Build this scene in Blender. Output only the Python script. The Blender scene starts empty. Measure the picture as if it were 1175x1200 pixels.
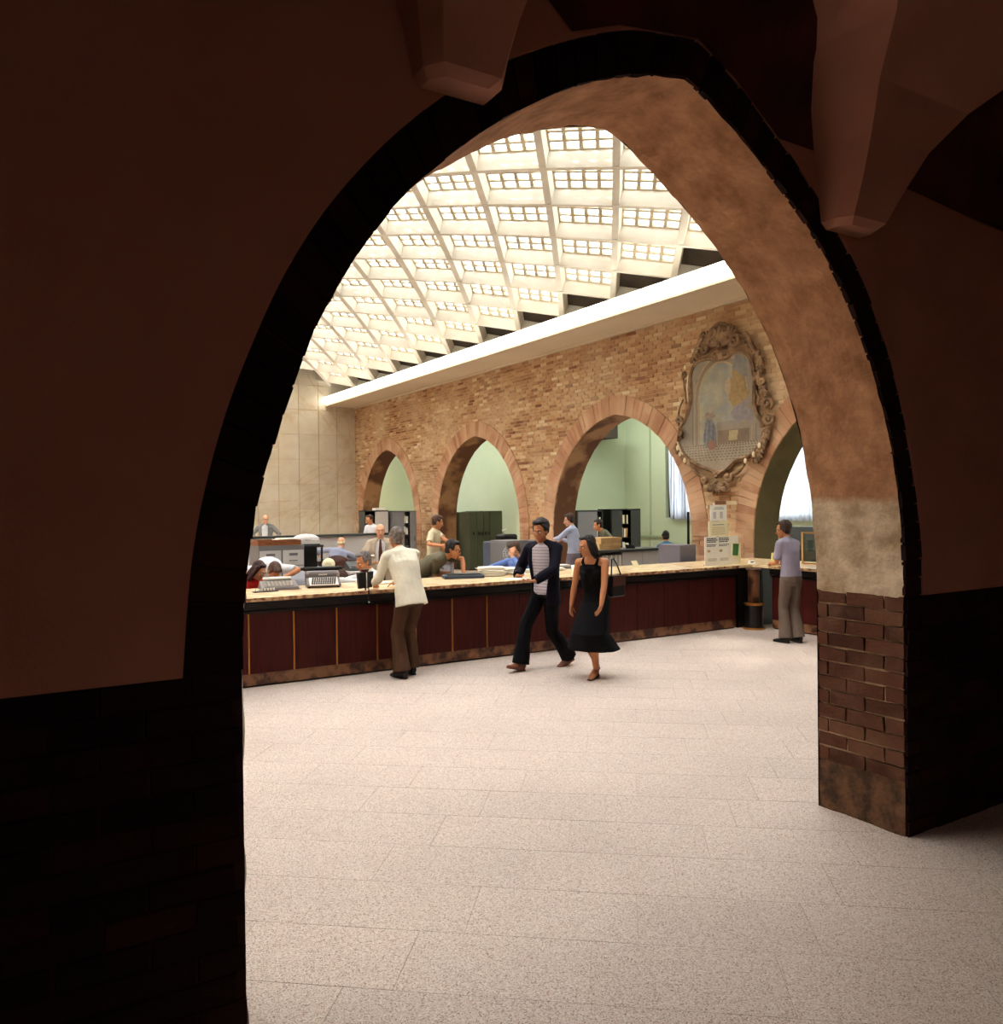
import bpy, math, random
from mathutils import Vector, Matrix, noise
random.seed(7)
PI = math.pi
R = math.radians
SC = bpy.context.scene
COL = SC.collection

# ------------------------------------------------------------------ camera
F_PX, YAW, PITCH, ROLL, CAM_H = 973.29, 0.5473, -0.0090, -0.0110, 1.890
_F = Vector((math.sin(YAW), math.cos(YAW), 0)); _Rt = Vector((math.cos(YAW), -math.sin(YAW), 0)); _U = Vector((0, 0, 1))
_F2 = _F*math.cos(PITCH) + _U*math.sin(PITCH); _U2 = -_F*math.sin(PITCH) + _U*math.cos(PITCH)
_R3 = _Rt*math.cos(ROLL) + _U2*math.sin(ROLL); _U3 = -_Rt*math.sin(ROLL) + _U2*math.cos(ROLL)
cam_data = bpy.data.cameras.new('camera'); cam = bpy.data.objects.new('camera', cam_data); COL.objects.link(cam)
cam.matrix_world = Matrix(((_R3.x, _U3.x, -_F2.x, 0), (_R3.y, _U3.y, -_F2.y, 0), (_R3.z, _U3.z, -_F2.z, CAM_H), (0, 0, 0, 1)))
cam_data.sensor_fit = 'HORIZONTAL'; cam_data.sensor_width = 36.0; cam_data.lens = F_PX/1175*36.0
cam_data.clip_start = 0.05; cam_data.clip_end = 300
SC.camera = cam

# ------------------------------------------------------------------ sky, sun, exposure
W = bpy.data.worlds.new('sky'); SC.world = W; W.use_nodes = True
bg = W.node_tree.nodes['Background']; bg.inputs[0].default_value = (0.95, 0.99, 1.06, 1); bg.inputs[1].default_value = 5.0
sun_d = bpy.data.lights.new('sun', 'SUN'); sun_d.energy = 7.0; sun_d.angle = R(2.0); sun_d.color = (1.0, 0.97, 0.92)
sun = bpy.data.objects.new('sun', sun_d); COL.objects.link(sun)
sun.rotation_euler = Vector((0.80, 0.10, -0.60)).to_track_quat('-Z', 'Y').to_euler()   # light travels towards +X, down
SC.view_settings.view_transform = 'Standard'; SC.view_settings.look = 'None'
SC.view_settings.gamma = 1.0; SC.view_settings.use_curve_mapping = False
SC.view_settings.exposure = 1.06
SC.cycles.max_bounces = 8; SC.cycles.diffuse_bounces = 5; SC.cycles.glossy_bounces = 3
SC.cycles.transparent_max_bounces = 8; SC.cycles.transmission_bounces = 4
SC.cycles.caustics_reflective = False; SC.cycles.caustics_refractive = False
SC.cycles.sample_clamp_indirect = 6.0

# ------------------------------------------------------------------ materials
def lin(c):
    return tuple((x/12.92 if x <= 0.04045 else ((x+0.055)/1.055)**2.4) for x in (v/255 for v in c)) + (1,)
def mat(name, c, rough=0.7, c2=None, nscale=8.0, bump=0.0, bscale=40.0, metal=0.0, emit=None, detail=4, ramp=(0.35, 0.65), stretch=None, spec=0.3, coat=0.0):
    m = bpy.data.materials.new(name); m.use_nodes = True
    nt = m.node_tree; b = nt.nodes['Principled BSDF']; L = nt.links.new
    b.inputs['Roughness'].default_value = rough; b.inputs['Metallic'].default_value = metal
    b.inputs['Specular IOR Level'].default_value = spec
    if coat: b.inputs['Coat Weight'].default_value = coat; b.inputs['Coat Roughness'].default_value = 0.15
    b.inputs['Base Color'].default_value = lin(c)
    geo = None
    if c2 is not None or bump:
        geo = nt.nodes.new('ShaderNodeNewGeometry'); vec = geo.outputs['Position']
        if stretch:
            mp = nt.nodes.new('ShaderNodeMapping'); mp.inputs['Scale'].default_value = stretch; L(vec, mp.inputs[0]); vec = mp.outputs[0]
    if c2 is not None:
        n = nt.nodes.new('ShaderNodeTexNoise'); n.inputs['Scale'].default_value = nscale; n.inputs['Detail'].default_value = detail
        L(vec, n.inputs['Vector'])
        r = nt.nodes.new('ShaderNodeValToRGB'); r.color_ramp.elements[0].position = ramp[0]; r.color_ramp.elements[1].position = ramp[1]
        r.color_ramp.elements[0].color = lin(c); r.color_ramp.elements[1].color = lin(c2)
        L(n.outputs['Fac'], r.inputs[0]); L(r.outputs[0], b.inputs['Base Color'])
    if bump:
        n2 = nt.nodes.new('ShaderNodeTexNoise'); n2.inputs['Scale'].default_value = bscale; n2.inputs['Detail'].default_value = 5
        L(vec, n2.inputs['Vector'])
        bp = nt.nodes.new('ShaderNodeBump'); bp.inputs['Strength'].default_value = bump; bp.inputs['Distance'].default_value = 0.02
        L(n2.outputs['Fac'], bp.inputs['Height']); L(bp.outputs[0], b.inputs['Normal'])
    if emit:
        b.inputs['Emission Color'].default_value = lin(emit[0]); b.inputs['Emission Strength'].default_value = emit[1]
    return m
def mat_tint(name, stops, rough=0.85, bump=0.4, bscale=60, mottle=None, mscale=1.2, mfac=0.5):
    """colour taken from the piece's own 'tint' value through a ramp, then mottled by a noise"""
    m = bpy.data.materials.new(name); m.use_nodes = True
    nt = m.node_tree; b = nt.nodes['Principled BSDF']; L = nt.links.new
    b.inputs['Roughness'].default_value = rough; b.inputs['Specular IOR Level'].default_value = 0.2
    a = nt.nodes.new('ShaderNodeAttribute'); a.attribute_name = 'tint'
    r = nt.nodes.new('ShaderNodeValToRGB'); cr = r.color_ramp
    cr.elements[0].position = stops[0][0]; cr.elements[0].color = lin(stops[0][1])
    cr.elements[1].position = stops[-1][0]; cr.elements[1].color = lin(stops[-1][1])
    for p, c in stops[1:-1]:
        e = cr.elements.new(p); e.color = lin(c)
    geo = nt.nodes.new('ShaderNodeNewGeometry')
    L(a.outputs['Fac'], r.inputs[0]); out = r.outputs[0]
    if mottle:
        n = nt.nodes.new('ShaderNodeTexNoise'); n.inputs['Scale'].default_value = mscale; n.inputs['Detail'].default_value = 6
        L(geo.outputs['Position'], n.inputs['Vector'])
        rr = nt.nodes.new('ShaderNodeMapRange'); rr.inputs[1].default_value = 0.42; rr.inputs[2].default_value = 0.68
        rr.inputs[4].default_value = mfac; L(n.outputs['Fac'], rr.inputs[0])
        mx = nt.nodes.new('ShaderNodeMix'); mx.data_type = 'RGBA'; L(rr.outputs[0], mx.inputs[0]); L(out, mx.inputs[6]); mx.inputs[7].default_value = lin(mottle)
        out = mx.outputs[2]
    L(out, b.inputs['Base Color'])
    n2 = nt.nodes.new('ShaderNodeTexNoise'); n2.inputs['Scale'].default_value = bscale; n2.inputs['Detail'].default_value = 4
    L(geo.outputs['Position'], n2.inputs['Vector'])
    bp = nt.nodes.new('ShaderNodeBump'); bp.inputs['Strength'].default_value = bump; bp.inputs['Distance'].default_value = 0.01
    L(n2.outputs['Fac'], bp.inputs['Height']); L(bp.outputs[0], b.inputs['Normal'])
    return m
M = {}
M['near_plaster'] = mat('pink_plaster', (176, 122, 100), 0.95, (186, 132, 110), 2.0, 0.15, 60)
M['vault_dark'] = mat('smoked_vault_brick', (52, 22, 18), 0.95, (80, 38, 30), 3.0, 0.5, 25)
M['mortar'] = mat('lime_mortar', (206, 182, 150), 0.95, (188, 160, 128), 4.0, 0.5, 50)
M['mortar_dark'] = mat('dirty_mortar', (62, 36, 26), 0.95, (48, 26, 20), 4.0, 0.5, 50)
M['brick_wall'] = mat_tint('old_brick', [(0, (132, 88, 62)), (0.3, (172, 128, 92)), (0.6, (194, 156, 118)), (0.85, (208, 180, 142)), (1, (224, 206, 172))], 0.9, 0.5, 50, (214, 190, 156), 0.8, 0.6)
M['voussoir'] = mat_tint('arch_brick', [(0, (164, 118, 90)), (0.5, (180, 134, 104)), (1, (200, 162, 132))], 0.9, 0.4, 40, (204, 170, 138), 2.0, 0.7)
M['jamb_brick'] = mat_tint('worn_brick', [(0, (66, 36, 26)), (0.5, (92, 54, 38)), (1, (122, 82, 60))], 0.85, 0.7, 45, (126, 92, 70), 5.0, 0.5)
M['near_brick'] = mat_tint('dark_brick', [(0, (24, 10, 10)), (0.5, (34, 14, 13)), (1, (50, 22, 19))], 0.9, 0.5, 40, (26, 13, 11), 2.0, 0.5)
M['granite'] = None
M['dark_frame'] = mat('black_lacquer', (14, 9, 8), 0.35, coat=0.2)
M['mahogany'] = mat('mahogany_panel', (56, 14, 10), 0.5, (70, 20, 15), 3.0, 0.0, stretch=(9, 9, 0.8), spec=0.15)
M['brass'] = mat('brass', (186, 128, 62), 0.35, metal=0.85)
M['marble_top'] = mat('beige_marble', (232, 206, 164), 0.25, (196, 156, 110), 5.0, ramp=(0.45, 0.75), spec=0.5)
M['marble_edge'] = mat('veined_marble_edge', (206, 170, 124), 0.35, (112, 62, 40), 14.0, ramp=(0.4, 0.6))
M['marble_base'] = mat('brown_marble_plinth', (140, 98, 68), 0.35, (70, 42, 30), 7.0, ramp=(0.42, 0.58), detail=8)
M['concrete'] = mat('white_concrete', (228, 222, 208), 0.9, (212, 206, 192), 1.2, 0.2, 12)
M['grid'] = mat('tan_glazing_concrete', (196, 184, 160), 0.9)
M['concrete_dark'] = mat('blind_coffer_board', (72, 62, 52), 0.9, (60, 52, 44), 3)
M['soffit'] = mat('cream_soffit_board', (222, 206, 180), 0.8, (212, 196, 170), 0.6)
M['tube'] = mat('fluorescent_tube', (255, 250, 236), 0.4, emit=((255, 252, 242), 3.4))
M['soffit_brown'] = mat('old_arch_plaster', (96, 62, 42), 0.95, (158, 118, 84), 1.1, 0.5, 25, ramp=(0.44, 0.56))
M['soffit_olive'] = mat('olive_arch_plaster', (112, 98, 70), 0.95, (96, 84, 58), 2, 0.4, 25)
M['green_wall'] = mat('pale_green_paint', (192, 202, 176), 0.85, (182, 194, 168), 0.7, 0.05, 30)
M['green_trim'] = mat('green_skirting', (168, 180, 152), 0.7)
M['beam'] = mat('dark_beam', (62, 54, 46), 0.8)
M['chrome'] = mat('chrome', (190, 190, 190), 0.2, metal=1.0)
M['black'] = mat('black_plastic', (18, 17, 18), 0.45)
M['grey_metal'] = mat('grey_steel', (128, 126, 130), 0.5)
M['light_grey'] = mat('light_grey_steel', (192, 188, 184), 0.5)
M['mid_grey'] = mat('mid_grey_steel', (110, 108, 108), 0.5)
M['dark_grey'] = mat('dark_grey_steel', (58, 60, 58), 0.5)
M['lilac_grey'] = mat('lilac_grey_board', (112, 106, 112), 0.6)
M['olive_metal'] = mat('olive_grey_steel', (74, 78, 62), 0.5)
M['paper'] = mat('white_paper', (240, 236, 224), 0.8)
M['cream_paper'] = mat('cream_paper', (240, 230, 190), 0.8)
M['yellow_paper'] = mat('yellow_paper', (236, 222, 130), 0.8)
M['green_card'] = mat('green_card', (62, 112, 62), 0.6)
M['buff'] = mat('buff_cardboard', (196, 160, 112), 0.8, (182, 146, 98), 5)
M['wood'] = mat('brown_wood', (140, 84, 46), 0.5, (112, 62, 34), 3, stretch=(3, 12, 12))
M['desk_top'] = mat('dark_desk_top', (70, 56, 50), 0.5)
M['leather'] = mat('brown_leather', (74, 40, 30), 0.5, bump=0.2)
M['ink'] = mat('printed_ink', (52, 52, 56), 0.8)
M['keys'] = mat('typewriter_keys', (62, 58, 54), 0.5)
M['type_body'] = mat('typewriter_grey_enamel', (112, 104, 104), 0.4)
M['type_panel'] = mat('typewriter_pale_panel', (206, 196, 186), 0.5)
M['stone_frame'] = mat('weathered_stucco', (164, 134, 104), 0.8, (108, 84, 64), 6, 0.6, 40)
M['stone_white'] = mat('gilt_white_stucco', (232, 214, 180), 0.5)
M['steel_blue'] = mat('blue_grey_folder', (70, 78, 92), 0.6)
M['red_cloth'] = mat('red_cloth', (188, 40, 32), 0.85)

# granite floor, travertine wall, jamb plaster need their own graphs
def granite():
    m = bpy.data.materials.new('pink_granite'); m.use_nodes = True; nt = m.node_tree; b = nt.nodes['Principled BSDF']; L = nt.links.new
    b.inputs['Roughness'].default_value = 0.62; b.inputs['Specular IOR Level'].default_value = 0.35
    g = nt.nodes.new('ShaderNodeNewGeometry')
    v = nt.nodes.new('ShaderNodeTexVoronoi'); v.inputs['Scale'].default_value = 210; L(g.outputs['Position'], v.inputs['Vector'])
    sep = nt.nodes.new('ShaderNodeSeparateColor'); L(v.outputs['Color'], sep.inputs[0])
    r = nt.nodes.new('ShaderNodeValToRGB'); cr = r.color_ramp; cr.interpolation = 'CONSTANT'
    cr.elements[0].position = 0; cr.elements[0].color = lin((150, 128, 114))
    cr.elements[1].position = 0.10; cr.elements[1].color = lin((196, 172, 160))
    e = cr.elements.new(0.34); e.color = lin((214, 198, 185)); e = cr.elements.new(0.66); e.color = lin((226, 214, 203)); e = cr.elements.new(0.86); e.color = lin((205, 182, 169))
    L(sep.outputs[0], r.inputs[0])
    n = nt.nodes.new('ShaderNodeTexNoise'); n.inputs['Scale'].default_value = 0.9; n.inputs['Detail'].default_value = 6; L(g.outputs['Position'], n.inputs['Vector'])
    a = nt.nodes.new('ShaderNodeAttribute'); a.attribute_name = 'tint'
    ad = nt.nodes.new('ShaderNodeMath'); ad.operation = 'MULTIPLY_ADD'; L(a.outputs['Fac'], ad.inputs[0]); ad.inputs[1].default_value = 0.045; ad.inputs[2].default_value = 0.0
    mr = nt.nodes.new('ShaderNodeMapRange'); mr.inputs[1].default_value = 0.35; mr.inputs[2].default_value = 0.7; mr.inputs[3].default_value = 0.92; mr.inputs[4].default_value = 1.03
    L(n.outputs['Fac'], mr.inputs[0])
    sb = nt.nodes.new('ShaderNodeMath'); sb.operation = 'SUBTRACT'; L(mr.outputs[0], sb.inputs[0]); L(ad.outputs[0], sb.inputs[1])
    mx = nt.nodes.new('ShaderNodeMix'); mx.data_type = 'RGBA'; mx.blend_type = 'MULTIPLY'; mx.inputs[0].default_value = 1.0
    cb = nt.nodes.new('ShaderNodeCombineColor')
    for i in range(3): L(sb.outputs[0], cb.inputs[i])
    L(r.outputs[0], mx.inputs[6]); L(cb.outputs[0], mx.inputs[7]); L(mx.outputs[2], b.inputs['Base Color'])
    return m
M['granite'] = granite()
M['joint'] = mat('floor_joint', (186, 162, 146), 0.9)
def travertine():
    m = bpy.data.materials.new('beige_veined_marble'); m.use_nodes = True; nt = m.node_tree; b = nt.nodes['Principled BSDF']; L = nt.links.new
    b.inputs['Roughness'].default_value = 0.45
    g = nt.nodes.new('ShaderNodeNewGeometry')
    n0 = nt.nodes.new('ShaderNodeTexNoise'); n0.inputs['Scale'].default_value = 0.35; n0.inputs['Detail'].default_value = 5; n0.inputs['Distortion'].default_value = 0.7; L(g.outputs['Position'], n0.inputs['Vector'])
    w = nt.nodes.new('ShaderNodeMath'); w.operation = 'PINGPONG'; w.inputs[1].default_value = 0.06; L(n0.outputs['Fac'], w.inputs[0])
    r = nt.nodes.new('ShaderNodeValToRGB'); cr = r.color_ramp
    cr.elements[0].position = 0.0; cr.elements[0].color = lin((204, 176, 130)); cr.elements[1].position = 0.016; cr.elements[1].color = lin((224, 212, 188))
    L(w.outputs[0], r.inputs[0])
    n = nt.nodes.new('ShaderNodeTexNoise'); n.inputs['Scale'].default_value = 2.2; n.inputs['Detail'].default_value = 8; L(g.outputs['Position'], n.inputs['Vector'])
    r2 = nt.nodes.new('ShaderNodeValToRGB'); r2.color_ramp.elements[0].position = 0.4; r2.color_ramp.elements[1].position = 0.62
    r2.color_ramp.elements[0].color = lin((212, 196, 166)); r2.color_ramp.elements[1].color = lin((228, 218, 196)); L(n.outputs['Fac'], r2.inputs[0])
    mx = nt.nodes.new('ShaderNodeMix'); mx.data_type = 'RGBA'; mx.inputs[0].default_value = 0.45; L(r2.outputs[0], mx.inputs[6]); L(r.outputs[0], mx.inputs[7])
    a = nt.nodes.new('ShaderNodeAttribute'); a.attribute_name = 'tint'
    mr = nt.nodes.new('ShaderNodeMapRange'); mr.inputs[3].default_value = 0.78; mr.inputs[4].default_value = 0.85; L(a.outputs['Fac'], mr.inputs[0])
    cb = nt.nodes.new('ShaderNodeCombineColor')
    for i in range(3): L(mr.outputs[0], cb.inputs[i])
    m2 = nt.nodes.new('ShaderNodeMix'); m2.data_type = 'RGBA'; m2.blend_type = 'MULTIPLY'; m2.inputs[0].default_value = 1.0
    L(mx.outputs[2], m2.inputs[6]); L(cb.outputs[0], m2.inputs[7]); L(m2.outputs[2], b.inputs['Base Color'])
    return m
M['travertine'] = travertine()
def jamb_plaster():
    m = bpy.data.materials.new('patchy_plaster'); m.use_nodes = True; nt = m.node_tree; b = nt.nodes['Principled BSDF']; L = nt.links.new
    b.inputs['Roughness'].default_value = 0.95; b.inputs['Specular IOR Level'].default_value = 0.1
    g = nt.nodes.new('ShaderNodeNewGeometry')
    def ns(sc, c1, c2, lo, hi, det=7):
        n = nt.nodes.new('ShaderNodeTexNoise'); n.inputs['Scale'].default_value = sc; n.inputs['Detail'].default_value = det; n.inputs['Roughness'].default_value = 0.65; L(g.outputs['Position'], n.inputs['Vector'])
        r = nt.nodes.new('ShaderNodeValToRGB'); r.color_ramp.elements[0].position = lo; r.color_ramp.elements[1].position = hi
        r.color_ramp.elements[0].color = lin(c1); r.color_ramp.elements[1].color = lin(c2); L(n.outputs['Fac'], r.inputs[0]); return r, n
    up, _ = ns(6.0, (150, 106, 76), (204, 156, 120), 0.32, 0.70, 10)
    lo_, _ = ns(4.6, (172, 148, 118), (228, 208, 180), 0.36, 0.62)
    sx = nt.nodes.new('ShaderNodeSeparateXYZ'); L(g.outputs['Position'], sx.inputs[0])
    _, nn = ns(5, (0, 0, 0), (0, 0, 0), 0, 1)
    ad = nt.nodes.new('ShaderNodeMath'); ad.operation = 'MULTIPLY_ADD'; L(nn.outputs['Fac'], ad.inputs[0]); ad.inputs[1].default_value = 0.06; L(sx.outputs['Z'], ad.inputs[2])
    mr = nt.nodes.new('ShaderNodeMapRange'); mr.inputs[1].default_value = 1.90; mr.inputs[2].default_value = 1.95; L(ad.outputs[0], mr.inputs[0])
    mx = nt.nodes.new('ShaderNodeMix'); mx.data_type = 'RGBA'; L(mr.outputs[0], mx.inputs[0]); L(lo_.outputs[0], mx.inputs[6]); L(up.outputs[0], mx.inputs[7])
    ft, _ = ns(9, (70, 54, 44), (120, 88, 66), 0.4, 0.62)
    m3 = nt.nodes.new('ShaderNodeMapRange'); m3.inputs[1].default_value = 0.34; m3.inputs[2].default_value = 0.42; L(ad.outputs[0], m3.inputs[0])
    mx3 = nt.nodes.new('ShaderNodeMix'); mx3.data_type = 'RGBA'; L(m3.outputs[0], mx3.inputs[0]); L(ft.outputs[0], mx3.inputs[6]); L(mx.outputs[2], mx3.inputs[7])
    L(mx3.outputs[2], b.inputs['Base Color'])
    n2 = nt.nodes.new('ShaderNodeTexNoise'); n2.inputs['Scale'].default_value = 22; n2.inputs['Detail'].default_value = 8; L(g.outputs['Position'], n2.inputs['Vector'])
    bp = nt.nodes.new('ShaderNodeBump'); bp.inputs['Strength'].default_value = 0.45; bp.inputs['Distance'].default_value = 0.02
    L(n2.outputs['Fac'], bp.inputs['Height']); L(bp.outputs[0], b.inputs['Normal'])
    return m
M['jamb_plaster'] = jamb_plaster()
def pane_glass(name, tr, transl, col):
    m = bpy.data.materials.new(name); m.use_nodes = True; nt = m.node_tree; nt.nodes.clear(); L = nt.links.new
    o = nt.nodes.new('ShaderNodeOutputMaterial'); t = nt.nodes.new('ShaderNodeBsdfTransparent'); t.inputs[0].default_value = (tr, tr, tr*0.99, 1)
    d = nt.nodes.new('ShaderNodeBsdfTranslucent'); d.inputs[0].default_value = col
    mx = nt.nodes.new('ShaderNodeMixShader'); mx.inputs[0].default_value = transl
    L(t.outputs[0], mx.inputs[1]); L(d.outputs[0], mx.inputs[2]); L(mx.outputs[0], o.inputs[0]); return m
M['roof_glass'] = pane_glass('frosted_roof_glass', 0.92, 0.35, (0.9, 0.9, 0.88, 1))
M['curtain'] = pane_glass('sheer_curtain', 0.30, 0.88, (0.56, 0.545, 0.60, 1))
def clear_glass():
    m = bpy.data.materials.new('counter_glass'); m.use_nodes = True; nt = m.node_tree; nt.nodes.clear(); L = nt.links.new
    o = nt.nodes.new('ShaderNodeOutputMaterial'); t = nt.nodes.new('ShaderNodeBsdfTransparent'); t.inputs[0].default_value = (0.86, 0.9, 0.88, 1)
    g = nt.nodes.new('ShaderNodeBsdfGlossy'); g.inputs['Roughness'].default_value = 0.03
    fr = nt.nodes.new('ShaderNodeFresnel'); fr.inputs[0].default_value = 1.45; mx = nt.nodes.new('ShaderNodeMixShader')
    L(fr.outputs[0], mx.inputs[0]); L(t.outputs[0], mx.inputs[1]); L(g.outputs[0], mx.inputs[2]); L(mx.outputs[0], o.inputs[0]); return m
M['glass'] = clear_glass()

# ------------------------------------------------------------------ mesh helpers
def tag(o, label=None, cat=None, group=None, kind=None):
    if label: o['label'] = label
    if cat: o['category'] = cat
    if group: o['group'] = group
    if kind: o['kind'] = kind
    return o
def empty(name, loc=(0, 0, 0), rz=0.0, label=None, cat=None, group=None, kind=None):
    o = bpy.data.objects.new(name, None); COL.objects.link(o); o.location = loc; o.rotation_euler = (0, 0, rz); o.empty_display_size = 0.1
    return tag(o, label, cat, group, kind)
class MB:
    def __init__(s): s.v = []; s.f = []; s.t = []; s.m = []; s.tint = 0.5; s.mi = 0
    def add(s, vs, fs):
        o = len(s.v); s.v += [tuple(v) for v in vs]
        for f in fs: s.f.append(tuple(i+o for i in f)); s.t.append(s.tint); s.m.append(s.mi)
        return s
    def hexa(s, p):   # 8 corners: bottom 0-3 ccw, top 4-7
        return s.add(p, [(3, 2, 1, 0), (4, 5, 6, 7), (0, 1, 5, 4), (1, 2, 6, 5), (2, 3, 7, 6), (3, 0, 4, 7)])
    def box(s, x0, x1, y0, y1, z0, z1):
        return s.hexa([(x0, y0, z0), (x1, y0, z0), (x1, y1, z0), (x0, y1, z0), (x0, y0, z1), (x1, y0, z1), (x1, y1, z1), (x0, y1, z1)])
    def cham(s, x0, x1, y0, y1, z0, z1, c=0.01):   # box with chamfered vertical edges and top
        def ring(k, z): return [(x0+c+k, y0+k, z), (x1-c-k, y0+k, z), (x1-k, y0+c+k, z), (x1-k, y1-c-k, z), (x1-c-k, y1-k, z), (x0+c+k, y1-k, z), (x0+k, y1-c-k, z), (x0+k, y0+c+k, z)]
        r = [ring(0, z0), ring(0, z1-c), ring(c*0.7, z1)]
        vs = r[0]+r[1]+r[2]; fs = [tuple(range(7, -1, -1)), tuple(range(16, 24))]
        for k in (0, 8):
            for i in range(8): fs.append((k+i, k+(i+1) % 8, k+8+(i+1) % 8, k+8+i))
        return s.add(vs, fs)
    def tube(s, pts, radii, side=None, n=10, cap=True, a0=0.0, a1=2*PI):
        """loft of ellipses: radii = [(rx, ry)] or floats; side = direction of rx"""
        pts = [Vector(p) for p in pts]; rings = []; prev = None
        for i, p in enumerate(pts):
            d = (pts[min(i+1, len(pts)-1)] - pts[max(i-1, 0)])
            d = d.normalized() if d.length > 1e-9 else Vector((0, 0, 1))
            sd = Vector(side[i] if isinstance(side, list) else side) if side is not None else (prev if prev is not None else (Vector((1, 0, 0)) if abs(d.x) < 0.9 else Vector((0, 1, 0))))
            x = sd - d*sd.dot(d)
            if x.length < 1e-5: x = Vector((0, 1, 0)) - d*d.y
            x.normalize(); y = d.cross(x); prev = x
            r = radii[i] if not isinstance(radii, (int, float)) else radii
            rx, ry = r if isinstance(r, (tuple, list)) else (r, r)
            rings.append([p + x*(rx*math.cos(2*PI*k/n)) + y*(ry*math.sin(2*PI*k/n)) for k in range(n)])
        vs = [v for g in rings for v in g]; fs = []
        for i in range(len(rings)-1):
            for k in range(n): fs.append((i*n+k, i*n+(k+1) % n, (i+1)*n+(k+1) % n, (i+1)*n+k))
        if cap: fs.append(tuple(range(n-1, -1, -1))); o = (len(rings)-1)*n; fs.append(tuple(o+k for k in range(n)))
        return s.add(vs, fs)
    def ball(s, c, r, n=10, m=7, rot=None):
        c = Vector(c); rx, ry, rz = r if isinstance(r, (tuple, list)) else (r, r, r); vs = []; fs = []
        for j in range(1, m):
            th = PI*j/m
            for k in range(n):
                v = Vector((rx*math.sin(th)*math.cos(2*PI*k/n), ry*math.sin(th)*math.sin(2*PI*k/n), rz*math.cos(th)))
                vs.append(c + (rot @ v if rot else v))
        t = Vector((0, 0, rz)); vs.append(c + (rot @ t if rot else t)); vs.append(c - (rot @ t if rot else t)); T = len(vs)-2; B = T+1
        for j in range(m-2):
            for k in range(n): fs.append((j*n+k, (j+1)*n+k, (j+1)*n+(k+1) % n, j*n+(k+1) % n))
        for k in range(n): fs.append((T, k, (k+1) % n)); fs.append((B, (m-2)*n+(k+1) % n, (m-2)*n+k))
        return s.add(vs, fs)
    def cyl(s, c, r, z0, z1, n=16, r2=None):
        r2 = r if r2 is None else r2
        return s.tube([(c[0], c[1], z0), (c[0], c[1], z1)], [r, r2], side=(1, 0, 0), n=n)
    def lathe(s, c, prof, n=20):
        vs = []; fs = []
        for r, z in prof: vs += [(c[0]+r*math.cos(2*PI*k/n), c[1]+r*math.sin(2*PI*k/n), c[2]+z) for k in range(n)]
        for i in range(len(prof)-1):
            for k in range(n): fs.append((i*n+k, i*n+(k+1) % n, (i+1)*n+(k+1) % n, (i+1)*n+k))
        fs.append(tuple(range(n-1, -1, -1))); o = (len(prof)-1)*n; fs.append(tuple(o+k for k in range(n)))
        return s.add(vs, fs)
    def mesh(s, name, m=None, smooth=False):
        me = bpy.data.meshes.new(name); me.from_pydata(s.v, [], s.f)
        a = me.attributes.new('tint', 'FLOAT', 'FACE'); a.data.foreach_set('value', s.t)
        if m is not None:
            for mm in (m if isinstance(m, list) else [m]): me.materials.append(mm)
            if isinstance(m, list): me.polygons.foreach_set('material_index', s.m)
        if smooth: me.polygons.foreach_set('use_smooth', [True]*len(s.f))
        me.update(); return me
    def build(s, name, m, parent=None, smooth=False, label=None, cat=None, group=None, kind=None, loc=None, bevel=0):
        o = bpy.data.objects.new(name, s.mesh(name, m, smooth)); COL.objects.link(o)
        if parent is not None: o.parent = parent
        if loc is not None: o.location = loc
        if bevel:
            b = o.modifiers.new('bevel', 'BEVEL'); b.width = bevel; b.segments = 2; b.limit_method = 'ANGLE'
        return tag(o, label, cat, group, kind)
def inst(name, me, parent=None, mw=None):
    o = bpy.data.objects.new(name, me); COL.objects.link(o)
    if parent is not None: o.parent = parent
    if mw is not None: o.matrix_local = mw
    return o
def rj(a): return random.uniform(-a, a)
def brick_box(mb, o, U, V, N, w, h, d, j=0.004):
    """brick with corner o, along U (w), up V (h), outward N (d), slightly uneven"""
    o = Vector(o); U = Vector(U); V = Vector(V); N = Vector(N); p = []
    for dn in (0, 1):
        for (a, b) in ((0, 0), (1, 0), (1, 1), (0, 1)):
            p.append(o + U*(w*a + rj(j)) + V*(h*b + rj(j)) + N*(d*dn + (rj(j*0.8) if dn else 0)))
    return mb.hexa(p)
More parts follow.
